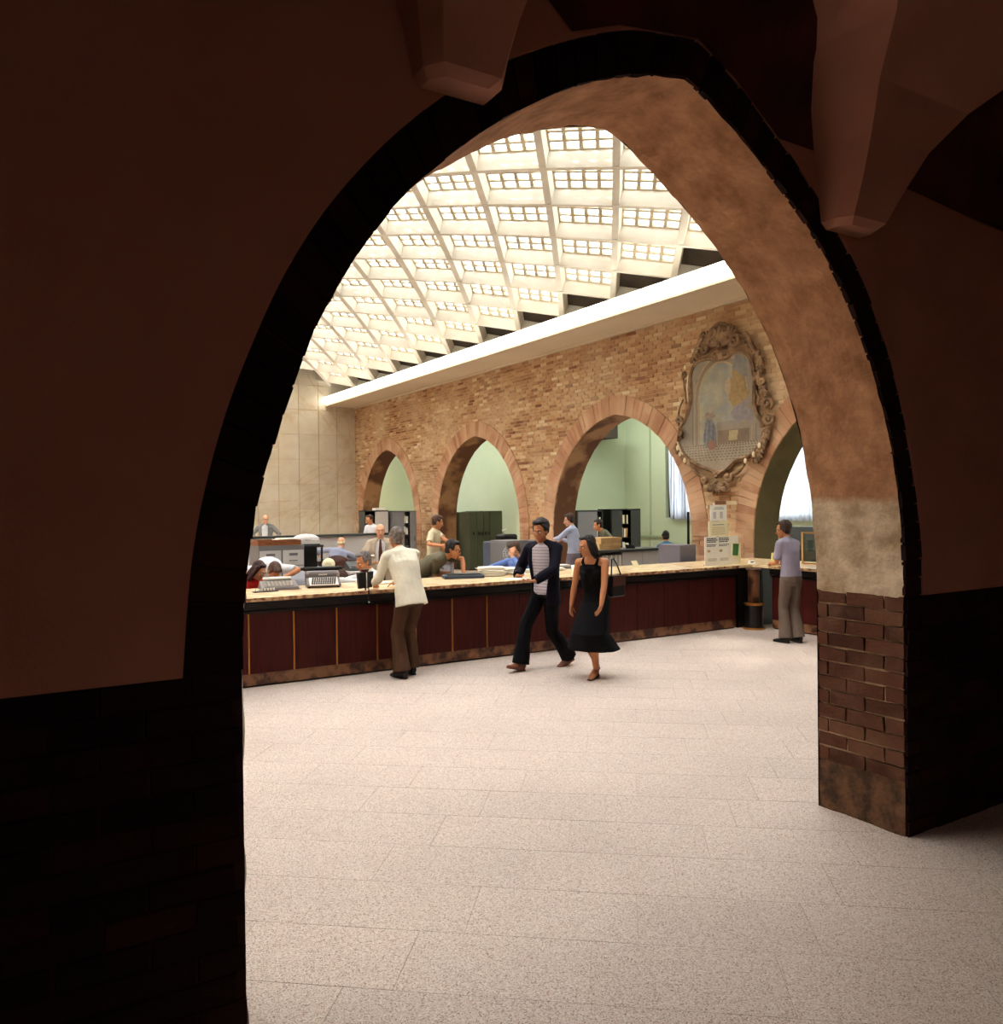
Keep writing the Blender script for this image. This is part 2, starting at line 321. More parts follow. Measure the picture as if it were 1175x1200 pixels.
# ================================================================== THE SETTING
# ---- floor: granite slabs laid on the diagonal, the near ones as pieces
flo = MB().box(-6, 16, -5.5, 29, -0.2, -0.004).build('floor', M['joint'], kind='structure')
e1 = Vector((0.632, 0.775, 0)); e2 = Vector((0.775, -0.632, 0)); anchor = Vector((1.74, 3.21, 0))
slabs = []
for i in range(-24, 40):
    for k in range(-24, 26):
        o = anchor + e1*(0.455*i) + e2*(0.20*i*1.0 + 0.76*k)
        c = o + e1*0.225 + e2*0.38
        if not (-5.4 < c.x < 15 and -5 < c.y < 28.3): continue
        if c.x < 10.2 and c.y > 9.6 and False: continue
        slabs.append(((c - Vector((4, 4.5, 0))).length + (3 if c.x < 0.6 else 0), o))
slabs.sort(key=lambda t: t[0])
slab_mesh = []
for q in range(8):
    b = MB(); b.tint = q/7; g = 0.0009 if q % 3 else 0.0018
    b.add([e1*g+e2*g+Vector((0, 0, -0.02)), e1*g+e2*(0.76-g)+Vector((0, 0, -0.02)), e1*(0.455-g)+e2*(0.76-g)+Vector((0, 0, -0.02)), e1*(0.455-g)+e2*g+Vector((0, 0, -0.02)),
           e1*g+e2*g, e1*g+e2*(0.76-g), e1*(0.455-g)+e2*(0.76-g), e1*(0.455-g)+e2*g],
          [(0, 1, 2, 3), (7, 6, 5, 4), (4, 5, 1, 0), (5, 6, 2, 1), (6, 7, 3, 2), (7, 4, 0, 3)])
    slab_mesh.append(b.mesh('floor_slab', M['granite']))
rest = MB()
for n_, (d_, o) in enumerate(slabs):
    if n_ < 300:
        s = inst('floor_slab', random.choice(slab_mesh), flo, Matrix.Translation(o))
    else:
        rest.tint = random.random(); g = 0.003
        rest.add([o+e1*g+e2*g, o+e1*g+e2*(0.76-g), o+e1*(0.455-g)+e2*(0.76-g), o+e1*(0.455-g)+e2*g], [(3, 2, 1, 0)])
rest.build('floor_slabs', M['granite'], flo, kind='stuff')

# ---- generic arched wall: map(u, t, z) -> world, t = 0 front face, 1 back face
def arched_wall(mb, fmap, arches, u0, u1, ztop, reveal):
    """arches: list of profiles [(u, z)...] left foot to right foot; reveal = separate MB for the inner faces"""
    cur = u0
    def quad(m, a, b, c, d): m.add([a, b, c, d], [(0, 1, 2, 3)])
    for prof in arches:
        ua = prof[0][0]; ub = prof[-1][0]
        for t in (0, 1):
            quad(mb, fmap(cur, t, 0), fmap(ua, t, 0), fmap(ua, t, ztop), fmap(cur, t, ztop))
        for (p, q) in zip(prof[:-1], prof[1:]):
            if abs(q[0]-p[0]) > 1e-6:
                for t in (0, 1): quad(mb, fmap(p[0], t, p[1]), fmap(q[0], t, q[1]), fmap(q[0], t, ztop), fmap(p[0], t, ztop))
            if reveal is None: quad(mb, fmap(p[0], 0, p[1]), fmap(q[0], 0, q[1]), fmap(q[0], 1, q[1]), fmap(p[0], 1, p[1]))
        cur = ub
    for t in (0, 1): quad(mb, fmap(cur, t, 0), fmap(u1, t, 0), fmap(u1, t, ztop), fmap(cur, t, ztop))
def refine(prof, step):
    out = [prof[0]]
    for a, b in zip(prof[:-1], prof[1:]):
        n = max(1, int(round(math.hypot(b[0]-a[0], b[1]-a[1])/step)))
        for i in range(1, n+1): out.append((a[0]+(b[0]-a[0])*i/n, a[1]+(b[1]-a[1])*i/n))
    return out
def smooth_profile(pts, step=0.06):
    """Catmull-Rom through the points, sharp at the apex (highest point)"""
    ap = max(range(len(pts)), key=lambda i: pts[i][1]); out = []
    for seg in (pts[:ap+1], pts[ap:]):
        for i in range(len(seg)-1):
            p0 = seg[max(i-1, 0)]; p1 = seg[i]; p2 = seg[i+1]; p3 = seg[min(i+2, len(seg)-1)]
            n = max(1, int(math.hypot(p2[0]-p1[0], p2[1]-p1[1])/step))
            for k in range(n):
                t = k/n
                out.append(tuple(0.5*((2*p1[j]) + (-p0[j]+p2[j])*t + (2*p0[j]-5*p1[j]+4*p2[j]-p3[j])*t*t + (-p0[j]+3*p1[j]-3*p2[j]+p3[j])*t**3) for j in (0, 1)))
    out.append(pts[-1]); return out

# ---- foreground wall with the big pointed opening
FW0, FW1 = 2.796, 3.374
inner_pts = [(.69, 1.35), (.70, 1.59), (.75, 1.92), (.83, 2.18), (.96, 2.52), (1.11, 2.78), (1.27, 3.0), (1.45, 3.18), (1.65, 3.35), (1.85, 3.49), (2.05, 3.61), (2.25, 3.70), (2.48, 3.775), (2.70, 3.82),
             (2.86, 3.75), (3.08, 3.62), (3.31, 3.46), (3.58, 3.25), (3.80, 3.01), (3.97, 2.77), (4.12, 2.47), (4.22, 2.2), (4.29, 1.9), (4.325, 1.6), (4.335, 1.35)]
outer_pts = [(.50, 1.35), (.54, 1.77), (.63, 2.15), (.75, 2.47), (.88, 2.74), (1.06, 3.01), (1.33, 3.31), (1.66, 3.58), (2.05, 3.80), (2.4, 3.94), (2.76, 4.0),
             (2.98, 3.90), (3.31, 3.67), (3.64, 3.40), (3.95, 3.07), (4.16, 2.72), (4.32, 2.33), (4.42, 1.95), (4.47, 1.62), (4.48, 1.35)]
prof_in = [(.69, 0)] + smooth_profile(inner_pts, 0.05) + [(4.335, 0)]
prof_out = [(.50, 0)] + smooth_profile(outer_pts, 0.05) + [(4.48, 0)]
fmapF = lambda u, t, z: (u, FW0 + t*(FW1-FW0), z)
wb = MB(); arched_wall(wb, fmapF, [prof_in], -6, 10.95, 9.2, True)
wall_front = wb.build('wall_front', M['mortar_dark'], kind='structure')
# soffit and jamb skin: rough plaster, uneven surface (real relief)
rp = refine([p for p in prof_in], 0.04); nt_ = 15; vs = []; fs = []
ctr = (2.55, 1.9)
for i, (u, z) in enumerate(rp):
    a = rp[max(i-1, 0)]; b = rp[min(i+1, len(rp)-1)]; tx, tz = b[0]-a[0], b[1]-a[1]; l = math.hypot(tx, tz); nx, nz = tz/l, -tx/l
    for k in range(nt_+1):
        t = k/nt_; y = FW0 + t*(FW1-FW0)
        d = 0.010*noise.noise(Vector((u*3, y*3, z*3))) + 0.005*noise.noise(Vector((u*14, y*14, z*14)))
        if k in (0, nt_): d += 0.012*noise.noise(Vector((u*9, y, z*9))) - 0.004
        jamb = z < 1.35 and u > 4
        off = -0.014 if jamb else 0.004
        if jamb and z < 0.30: off = 0.0 + 0.010*noise.noise(Vector((u*7, y*7, z*7)))
        vs.append((u + nx*(d+off)*(1), y, z + nz*(d+off)))
for i in range(len(rp)-1):
    for k in range(nt_): fs.append((i*(nt_+1)+k, (i+1)*(nt_+1)+k, (i+1)*(nt_+1)+k+1, i*(nt_+1)+k+1))
mb = MB(); mb.v = vs; mb.f = fs; mb.t = [0.5]*len(fs); mb.m = [0]*len(fs)
mb.build('arch_soffit', M['jamb_plaster'], wall_front, smooth=True, label='rough patchy plaster on the inside of the pointed arch')
# bricks of the right jamb, seen from the side
jb = empty('jamb_masonry'); jb.parent = wall_front
zz = 0.30; row = 0
while zz < 1.33:
    h = 0.088; y = FW0 + 0.002; first = 0.125 if row % 2 else 0.25
    ws = [first]
    while sum(ws) < 0.575: ws.append(min(0.25, 0.576-sum(ws)))
    for w in ws:
        if w < 0.03: continue
        b = MB(); b.tint = min(1, max(0, random.gauss(0.40, 0.22)))
        brick_box(b, (4.375, y+0.003, zz+0.003), (0, 1, 0), (0, 0, 1), (-1, 0, 0), w-0.011, h-0.012, 0.040 + rj(0.004), 0.004)
        b.build('brick', M['jamb_brick'], jb); y += w
    zz += h; row += 1
# wainscot bricks of the near face, left and right
wains = empty('wainscot'); wains.parent = wall_front
vm = []
for q in range(10):
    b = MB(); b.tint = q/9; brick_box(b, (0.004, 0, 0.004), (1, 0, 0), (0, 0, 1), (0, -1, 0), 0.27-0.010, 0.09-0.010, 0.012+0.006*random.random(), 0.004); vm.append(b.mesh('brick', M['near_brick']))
restb = MB(); cnt = 0
for row in range(15):
    z = row*0.09
    for u_lo, u_hi in ((-1.9, 0.69), (4.335, 6.9)):
        u = u_lo + (0.135 if row % 2 else 0) + rj(0.01)
        if u_lo > 0 and row % 2:
            b = MB(); b.tint = random.random(); brick_box(b, (u_lo+0.003, FW0-0.001, z+0.004), (1, 0, 0), (0, 0, 1), (0, -1, 0), 0.125, 0.08, 0.014, 0.003); b.build('brick', M['near_brick'], wains)
        while u + 0.27 <= u_hi + 0.14:
            w = min(0.27, u_hi - u)
            if w > 0.2 and cnt < 270:
                inst('brick', random.choice(vm), wains, Matrix.Translation((u if w > 0.26 else u_hi-0.27, FW0-0.001, z))); cnt += 1
            elif w > 0.03:
                b = MB(); b.tint = random.random(); brick_box(b, (u+0.003, FW0-0.001, z+0.004), (1, 0, 0), (0, 0, 1), (0, -1, 0), w-0.008, 0.08, 0.014, 0.003); b.build('brick', M['near_brick'], wains)
            u += 0.27
# voussoirs round the opening (near face)
def ring_points(pi_, po_, n):
    def resamp(p, n):
        L = [0]
        for a, b in zip(p[:-1], p[1:]): L.append(L[-1]+math.hypot(b[0]-a[0], b[1]-a[1]))
        out = []; j = 0
        for k in range(n+1):
            t = L[-1]*k/n
            while j < len(L)-2 and L[j+1] < t: j += 1
            f = (t-L[j])/max(1e-9, L[j+1]-L[j]); out.append((p[j][0]+(p[j+1][0]-p[j][0])*f, p[j][1]+(p[j+1][1]-p[j][1])*f))
        return out
    return resamp(pi_, n), resamp(po_, n)
def halves(p):
    ap = max(range(len(p)), key=lambda i: p[i][1]); return p[:ap+1], p[ap:]
def voussoirs(pin, pout, n, fm, parent, name, material, depth=0.02, gap=0.12):
    hi = halves(pin); ho = halves(pout)
    for a, b in zip(hi, ho):
        A, B = ring_points(a, b, n)
        for k in range(n):
            def lerp(p, q, t): return (p[0]+(q[0]-p[0])*t, p[1]+(q[1]-p[1])*t)
            g = gap/2; i0 = lerp(A[k], A[k+1], g); i1 = lerp(A[k], A[k+1], 1-g); o0 = lerp(B[k], B[k+1], g); o1 = lerp(B[k], B[k+1], 1-g)
            m = MB(); m.tint = min(1, max(0, random.gauss(0.5, 0.28))); d = depth + rj(0.006)
            front = [fm(x+rj(0.003), -d, z+rj(0.003)) for x, z in (i0, i1, o1, o0)]; back = [fm(x, 0.01, z) for x, z in (i0, i1, o1, o0)]
            m.hexa(back + front); m.build(name, material, parent)
vr = empty('arch_ring'); vr.parent = wall_front
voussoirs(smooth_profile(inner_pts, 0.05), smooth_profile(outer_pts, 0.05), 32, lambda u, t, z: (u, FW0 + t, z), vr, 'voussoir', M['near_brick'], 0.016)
# near plaster sheet outside the ring, above the wainscot
po = smooth_profile(outer_pts, 0.05); pl = MB(); y_ = FW0-0.022
def qd(m, pts): m.add([(a, y_, c) for a, c in pts], [(0, 1, 2, 3)])
qd(pl, [(-6, 1.35), (po[0][0], 1.35), (po[0][0], 5.2), (-6, 5.2)]); qd(pl, [(po[-1][0], 1.35), (10, 1.35), (10, 5.2), (po[-1][0], 5.2)])
for p, q in zip(po[:-1], po[1:]):
    if q[0]-p[0] > 1e-5: qd(pl, [p, q, (q[0], 5.2), (p[0], 5.2)])
    pl.add([(p[0], y_, p[1]), (q[0], y_, q[1]), (q[0], FW0, q[1]), (p[0], FW0, p[1])], [(3, 2, 1, 0)])
pl.add([(-6, y_, 1.35), (po[0][0], y_, 1.35), (po[0][0], FW0, 1.35), (-6, FW0, 1.35)], [(3, 2, 1, 0)])
pl.add([(po[-1][0], y_, 1.35), (10, y_, 1.35), (10, FW0, 1.35), (po[-1][0], FW0, 1.35)], [(3, 2, 1, 0)])
pl.build('plaster', M['near_plaster'], wall_front, label='smooth dark pink plaster above the brick wainscot')
# vault springers (corbels) and dark vault webs over the vestibule
def springer(prof, y0, y1, name='vault_springer'):
    """prof: [(z, xl, xr, reach)] from the foot up; reach = how far it comes out of the wall"""
    m = MB(); vs = []; fs = []
    for z, xl, xr, rc in prof:
        c = 0.045
        vs += [(xl, y0, z), (xl, y0-rc*0.55, z), (xl+c, y0-rc, z), (xr-c, y0-rc, z), (xr, y0-rc*0.55, z), (xr, y0, z)]
    for i in range(len(prof)-1):
        for k in range(5): fs.append((i*6+k, i*6+k+1, (i+1)*6+k+1, (i+1)*6+k))
    fs.append((5, 4, 3, 2, 1, 0)); m.add(vs, fs); o = m.build(name, M['near_plaster'], wall_front, smooth=False); return o
springer([(3.43, 1.36, 1.63, .12), (3.46, 1.33, 1.66, .16), (3.60, 1.30, 1.68, .22), (3.8, 1.24, 1.72, .34), (4.1, 1.05, 1.85, .6), (4.4, .7, 2.0, .9), (4.8, 0.2, 2.2, 1.3)], FW0-0.02, 0)
springer([(3.28, 3.66, 3.93, .12), (3.31, 3.62, 3.97, .16), (3.45, 3.60, 4.02, .22), (3.65, 3.56, 4.12, .30), (3.85, 3.48, 4.30, .40), (4.05, 3.38, 4.55, .55), (4.25, 3.2, 4.95, .72), (4.5, 2.9, 5.6, .95), (4.8, 2.6, 6.4, 1.3)], FW0-0.02, 0)
web = MB()
def webstrip(xs, zs):   # lower edge on the wall, rising away from the wall towards the viewer
    vs = []; fs = []; n = 8
    for x, z in zip(xs, zs):
        for k in range(n+1):
            a = k/n*PI/2; vs.append((x, FW0-0.03 - 1.1*(1-math.cos(a)) - 0.02*k, z + 1.0*math.sin(a)*0.9))
    for i in range(len(xs)-1):
        for k in range(n): fs.append((i*(n+1)+k, i*(n+1)+k+1, (i+1)*(n+1)+k+1, (i+1)*(n+1)+k))
    web.add(vs, fs)
webstrip([1.75, 1.9, 2.05, 2.3, 2.76, 3.0, 3.3, 3.6, 3.8, 4.2, 5.0, 6.0, 8.0], [4.2, 3.95, 3.83, 3.93, 4.0, 3.88, 3.665, 3.66, 3.65, 3.63, 3.56, 3.5, 3.4])
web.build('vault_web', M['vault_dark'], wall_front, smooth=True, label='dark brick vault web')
# vestibule shell behind the camera
ves = MB(); ves.box(-3.2, -3.0, -5.2, FW0-0.03, 0, 5.2); ves.build('wall_left', M['near_plaster'], kind='structure')
MB().box(8.0, 8.2, -5.2, FW0-0.03, 0, 5.2).build('wall_side', M['near_plaster'], kind='structure')
MB().box(-3.2, 8.2, -5.4, -5.2, 0, 5.2).build('wall_rear', M['near_plaster'], kind='structure')
MB().box(-3.2, 8.2, -5.4, FW0-0.03, 4.75, 4.95).build('ceiling_vestibule', M['vault_dark'], kind='structure')

# ---- arcade wall of brick (plane X = 10.95)
AX0, AX1 = 10.95, 11.55
ARC_C = [7.55, 13.45, 19.30, 25.15]
def arcade_profile(c, hw=2.22, zs=1.30, rise=2.42, n=16, grow=0.0):
    Rr = (rise*rise + hw*hw)/(2*hw); out = []
    off = Rr - hw
    am = math.asin(min(1, rise/Rr))
    for k in range(n+1):
        a = am*k/n; out.append((c - ((Rr+grow)*math.cos(a) - off), zs + (Rr+grow)*math.sin(a)))
    L = out[:]; 
    if grow: L[-1] = (c, zs + math.sqrt((Rr+grow)**2 - off**2))
    return L + [(2*c - x, z) for x, z in reversed(L[:-1])]
HWS = [2.22, 2.23, 2.22, 2.15]
profs_in = [[(c-hw, 0)] + arcade_profile(c, hw) + [(c+hw, 0)] for c, hw in zip(ARC_C, HWS)]
fmapA = lambda u, t, z: (AX0 + t*(AX1-AX0), u, z)
wa = MB(); arched_wall(wa, fmapA, profs_in, 3.374, 27.9, 8.0, True)
wall_right = wa.build('wall_right', M['mortar'], kind='structure')
for ai, prof in enumerate(profs_in):
    rp = refine(prof, 0.12); vs = []; fs = []; nt_ = 6
    for u, z in rp:
        for k in range(nt_+1):
            x = AX0 + (AX1-AX0)*k/nt_; vs.append((x, u + 0.012*noise.noise(Vector((x*5, u*5, z*5))), z + 0.012*noise.noise(Vector((x*5+9, u*5, z*5)))))
    for i in range(len(rp)-1):
        for k in range(nt_): fs.append((i*(nt_+1)+k, i*(nt_+1)+k+1, (i+1)*(nt_+1)+k+1, (i+1)*(nt_+1)+k))
    m = MB(); m.add(vs, fs)
    m.build('arch_soffit', M['soffit_brown'] if ai else M['soffit_olive'], wall_right, smooth=True)
    ring = empty('arch_ring'); ring.parent = wall_right
    voussoirs([p for p in arcade_profile(ARC_C[ai], HWS[ai])], [p for p in arcade_profile(ARC_C[ai], HWS[ai], grow=0.40)], 30 if ai < 3 else 26, lambda u, t, z: (AX0 + t, u, z), ring, 'voussoir', M['voussoir'], 0.024, 0.035)
    # straight brick jamb below the springing
    hw = HWS[ai]
    for sgn in (-1, 1):
        z = 0.0
        while z < 1.28:
            for kk in range(2 if int(round(z/0.085)) % 2 else 1):
                w = 0.4 if not int(round(z/0.085)) % 2 else 0.2
                a = ARC_C[ai] + sgn*hw; y0 = (a + kk*w) if sgn > 0 else (a - (kk+1)*w)
                b = MB(); b.tint = random.random(); brick_box(b, (AX0+0.001, y0+0.004, z+0.004), (0, 1, 0), (0, 0, 1), (-1, 0, 0), w-0.008, 0.077, 0.03+rj(0.004), 0.003)
                if z > 0.6 : b.build('brick', M['voussoir'], ring)
            z += 0.085
# brick courses
def in_ring(y, z):
    for c, hw in zip(ARC_C, HWS):
        d = abs(y-c)
        if d > hw + 0.42: continue
        if z < 1.30: return d < hw + 0.395
        Rr = (2.42**2 + hw*hw)/(2*hw); off = Rr-hw
        if math.hypot(d+off, z-1.30) < Rr + 0.385: return True
    return False
bricks = []
rowh = 0.0775; nrow = int((5.36-0.6)/rowh)
for r_ in range(nrow):
    z = 0.60 + r_*rowh; y = 3.40 + (0.13 if r_ % 2 else 0) + rj(0.03)
    while y < 27.8:
        w = random.choice((0.26, 0.26, 0.255, 0.265)); w = min(w, 27.88-y)
        if w > 0.05:
            a, b_ = y, y+w
            while in_ring(a+0.004, z+rowh*.5) and a < b_-0.02: a += 0.01
            while in_ring(b_-0.004, z+rowh*.5) and b_ > a+0.02: b_ -= 0.01
            if b_-a > 0.04: bricks.append((a, z, b_-a))
        y += w
bricks.sort(key=lambda t: (t[0] < 8.9)*30 + math.hypot(t[0]-9.0, (t[1]-2.5)*1.5))
rb = MB()
for i, (y, z, w) in enumerate(bricks):
    b = MB() if i < 300 else rb
    band = 0.18*noise.noise(Vector((0, y*0.6, z*1.6))) + 0.10*noise.noise(Vector((3, y*0.3, z*9)))
    b.tint = min(1, max(0, random.gauss(0.48, 0.22) + band))
    brick_box(b, (AX0+0.002, y+0.005, z+0.007), (0, 1, 0), (0, 0, 1), (-1, 0, 0), w-0.011, rowh-0.016, 0.008+0.008*random.random(), 0.003)
    if i < 300: b.build('brick', M['brick_wall'], wall_right)
rb.build('brickwork', M['brick_wall'], wall_right, kind='stuff')

# ---- end wall in marble slabs (plane Y = 27.9)
we = MB().box(-3.3, 11.55, 27.92, 28.15, 0, 8.2).build('wall_back', M['mortar'], kind='structure')
xs = [10.95, 10.27, 9.61, 8.91, 8.2, 7.5, 6.8, 6.1, 5.4, 4.7, 4.0, 3.3, 2.6, 1.9, 1.2, 0.5]; zs = [0.0, 0.92, 1.81, 2.66, 3.51, 4.37, 5.22, 6.07, 6.92, 7.6]
for i in range(len(xs)-1):
    for j in range(len(zs)-1):
        b = MB(); b.tint = random.random(); b.box(xs[i+1]+0.006, xs[i]-0.006, 27.90-0.004*random.random(), 27.93, zs[j]+0.006, zs[j+1]-0.006); b.build('marble_slab', M['travertine'], we)

# ---- side wall of the hall that is out of view on the left
MB().box(-3.5, -3.3, 3.374, 28.1, 0, 8.0).build('wall_far', M['soffit'], kind='structure')

# ---- soffit shelf and the continuous tube over the arcade
sh = MB().box(9.90, 10.94, 3.38, 27.88, 5.37, 5.42).build('soffit', M['soffit'], kind='structure')
MB().box(10.88, 10.94, 3.38, 27.88, 5.33, 5.37).build('cornice_strip', M['soffit'], sh)
MB().box(9.86, 9.92, 3.38, 27.88, 5.37, 5.60).build('fascia', M['soffit'], sh)
y = 27.86; k = 0
while y > 4.6:
    y0 = max(y-2.86, 4.0)
    t = MB(); t.tube([(9.80, y-0.012, 5.56), (9.80, y-0.03, 5.56), (9.80, y0+0.03, 5.56), (9.80, y0+0.012, 5.56)], [(0.04, 0.06), (0.075, 0.11), (0.075, 0.11), (0.04, 0.06)], side=(1, 0, 0), n=16)
    lampo = t.build('strip_light', M['tube'], smooth=True)
    names = ['farthest glowing tube against the marble end wall', 'second glowing tube from the marble end wall', 'third glowing tube from the marble end wall', 'fourth glowing tube from the marble end wall', 'fifth glowing tube from the marble end wall', 'sixth glowing tube, behind the top of the painting side', 'nearest glowing tube that meets the big arch', 'tube hidden behind the big arch', 'last tube behind the big arch']
    tag(lampo, 'white fluorescent strip along the shelf, ' + names[min(k, 8)], 'strip light', 'tubes of the fluorescent line')
    e = MB(); e.box(9.80, 9.87, y0+0.02, y-0.02, 5.50, 5.54); e.build('bracket', M['soffit'], lampo)
    y = y0; k += 1

# ---- vaulted concrete lattice roof with glass coffers
VXc, VZc, VR, VM, VC, VA0, VB0 = 3.664, -11.496, 18.705, 1.214, 1.724, 6.142, 12.736
def vpt(s, y, d=0.0):
    t = s/VR; r = VR + d; return Vector((VXc + r*math.sin(t), y, VZc + r*math.cos(t)))
S_MAX = 7.45; S_MIN = -7.3; Y_MIN = 3.40; Y_MAX = 27.88
cm = MB()   # outer skin: edge bands that close the lattice
def band(s0, s1, y0, y1, d=0.36, n=24):
    vs = []; fs = []
    for i in range(n+1):
        s = s0+(s1-s0)*i/n
        for y in (y0, y1):
            vs.append(vpt(s, y, d)); vs.append(vpt(s, y, d+0.1))
    for i in range(n):
        a = i*4; b = a+4; fs += [(a, a+2, b+2, b), (a+1, b+1, b+3, a+3), (a, b, b+1, a+1), (a+2, a+3, b+3, b+2)]
    fs += [(0, 1, 3, 2), (n*4, n*4+2, n*4+3, n*4+1)]; cm.add(vs, fs)
ribw, ribd = 0.055, 0.30
def rib(fy, s0, s1, sgn, name, parent):
    m = MB(); vs = []; fs = []; n = max(2, int((s1-s0)/0.35))
    for i in range(n+1):
        s = s0+(s1-s0)*i/n; y = fy(s); dirv = Vector((1, sgn*VM, 0)).normalized(); sd = Vector((-dirv.y, dirv.x, 0))
        up = Vector((math.sin(s/VR), 0, math.cos(s/VR)))
        p = vpt(s, y); e0 = sd*ribw; e1_ = sd*(ribw*1.15)
        vs += [p - e0, p + e0, p + e1_ + up*ribd*1.05, p - e1_ + up*ribd*1.05]
    for i in range(n):
        a = i*4; b = a+4
        for k in range(4): fs.append((a+k, a+(k+1) % 4, b+(k+1) % 4, b+k))
    fs += [(3, 2, 1, 0), (n*4, n*4+1, n*4+2, n*4+3)]; m.add(vs, fs); m.build(name, M['concrete'], parent)
band(S_MAX-0.45, S_MAX, Y_MIN, Y_MAX); 
ceiling = cm.build('ceiling', M['concrete'], kind='structure')
cm = None
def clip(fy, sgn):
    lo, hi = S_MIN, S_MAX
    if sgn > 0: lo = max(lo, (Y_MIN-fy(0))/VM); hi = min(hi, (Y_MAX-fy(0))/VM)
    else: lo = max(lo, (fy(0)-Y_MAX)/VM); hi = min(hi, (fy(0)-Y_MIN)/VM)
    return lo, hi
for a in range(-18, 26):
    f = lambda s, a=a: VM*s + VA0 + a*VC
    lo, hi = clip(f, 1)
    if hi-lo > 0.3: rib(f, lo, hi, 1, 'rib', ceiling)
for b in range(-18, 26):
    f = lambda s, b=b: -VM*s + VB0 + b*VC
    lo, hi = clip(f, -1)
    if hi-lo > 0.3: rib(f, lo, hi, -1, 'rib', ceiling)
HS = VC/(2*VM); HY = VC/2      # half diagonals of a cell (along the arc, along Y)
# one coffer in its own plane: u along the arc, v along Y
def cellpt(p, q, h):   # p, q in 0..1 along the two rib directions from the low-Y corner
    u = (p-q)*HS; v = -HY + (p+q)*HY; return (u, v, h)
grid = MB(); nb = 4; lo_, hi_ = 0.06, 0.94; bw = 0.026
def bar(p0, p1, q0, q1, h0, h1):
    grid.hexa([cellpt(p0, q0, h0), cellpt(p1, q0, h0), cellpt(p1, q1, h0), cellpt(p0, q1, h0), cellpt(p0, q0, h1), cellpt(p1, q0, h1), cellpt(p1, q1, h1), cellpt(p0, q1, h1)])
for i in range(nb+1):
    c = lo_ + (hi_-lo_)*i/nb; w = bw if 0 < i < nb else 0.05
    c0, c1 = (c-w, c+w)
    if i == 0: c0, c1 = -0.02, lo_+0.02
    if i == nb: c0, c1 = hi_-0.02, 1.02
    bar(c0, c1, 0.0, 1.0, 0.26, 0.34); bar(0.0, 1.0, c0, c1, 0.262, 0.338)
grid_me = grid.mesh('coffer_grid', M['grid'])
solid = MB(); solid.hexa([cellpt(0, 0, .27), cellpt(1, 0, .27), cellpt(1, 1, .27), cellpt(0, 1, .27), cellpt(0, 0, .33), cellpt(1, 0, .33), cellpt(1, 1, .33), cellpt(0, 1, .33)])
solid_me = solid.mesh('blind_panel', M['concrete_dark'])
step = (hi_-lo_)/nb
pane = MB(); g = bw*0.8
pane.hexa([cellpt(g+a, g+b, h) for h in (0.295, 0.305) for a, b in ((0, 0), (step-2*g, 0), (step-2*g, step-2*g), (0, step-2*g))])
o_ = Vector(cellpt(0, 0, 0)); pane_me = pane.mesh('pane', M['roof_glass'])
cells = []
for a in range(-20, 28):
    for b in range(-20, 28):
        s0 = ((VB0+b*VC)-(VA0+a*VC))/(2*VM); y0 = ((VB0+b*VC)+(VA0+a*VC))/2 + HY   # centre of the cell (a..a+1, b..b+1)
        if s0-HS < S_MIN-0.8 or s0+HS > S_MAX+0.75 or y0-HY < Y_MIN-0.9 or y0+HY > Y_MAX+0.9: continue
        cells.append((s0, y0))
fwd = Vector((0.52, 0.854, 0))
def seen_rank(c):
    p = vpt(c[0], c[1]); d = p.dot(fwd); u = (p.x*0.854 - p.y*0.52)/d; w = (p.z-1.89)/d
    inside = (-0.25 < u < 0.25) and w > 0.17 and w < 0.47
    return d + (0 if inside else 100)
cells.sort(key=seen_rank)
rp_ = MB(); npane = 0
for ci, (s0, y0) in enumerate(cells):
    t = s0/VR; c = vpt(s0, y0)
    mw = Matrix(((math.cos(t), 0, math.sin(t), c.x), (0, 1, 0, c.y), (-math.sin(t), 0, math.cos(t), c.z), (0, 0, 0, 1)))
    blind = s0+HS > S_MAX + 0.15 or s0-HS < S_MIN - 0.1 or y0-HY < Y_MIN-0.2 or y0+HY > Y_MAX+0.2
    if blind:
        inst('blind_panel', solid_me, ceiling, mw); continue
    go = inst('coffer_grid', grid_me, ceiling, mw)
    for i in range(nb):
        for j in range(nb):
            off = Vector(cellpt(lo_+i*step, lo_+j*step, 0)) - o_
            if npane < 300 and seen_rank((s0, y0)) < 100 and (i, j) != (0, 0):
                inst('pane', pane_me, go, Matrix.Translation(off)); npane += 1
            else:
                rp_.add([mw @ (Vector(v)+off) for v in pane.v], pane.f)
rp_.build('roof_panes', M['roof_glass'], ceiling, kind='stuff')

# ---- green office behind the arcade
MB().box(15.0, 15.25, 16.35, 29, 0, 5.0).build('wall_green', M['green_wall'], kind='structure')
gw = bpy.data.objects['wall_green']
for (y0, y1) in ((14.95, 15.0),): pass
seg = MB(); seg.box(15.0, 15.25, 13.3, 14.9, 0, 5.0); seg.box(15.0, 15.25, 4.0, 10.4, 0, 5.0)
seg.box(15.0, 15.25, 14.9, 16.35, 0, 1.50); seg.box(15.0, 15.25, 10.4, 13.3, 0, 1.50)
seg.box(15.0, 15.25, 14.9, 16.35, 4.3, 5.0); seg.box(15.0, 15.25, 10.4, 13.3, 4.3, 5.0)
seg.build('wall_section', M['green_wall'], gw)
pt = MB().box(11.56, 15.0, 18.0, 18.2, 0, 5.0).build('wall_partition', M['green_wall'], kind='structure')
MB().box(11.9, 14.2, 17.3, 17.99, 3.62, 4.1).build('ceiling_beam', M['beam'], pt)
MB().box(14.97, 15.0, 16.9, 16.95, 0, 4.9).build('conduit', M['green_trim'], gw)
MB().box(14.96, 15.0, 16.35, 18.0, 0.98, 1.03).build('dado_rail', M['green_trim'], gw)
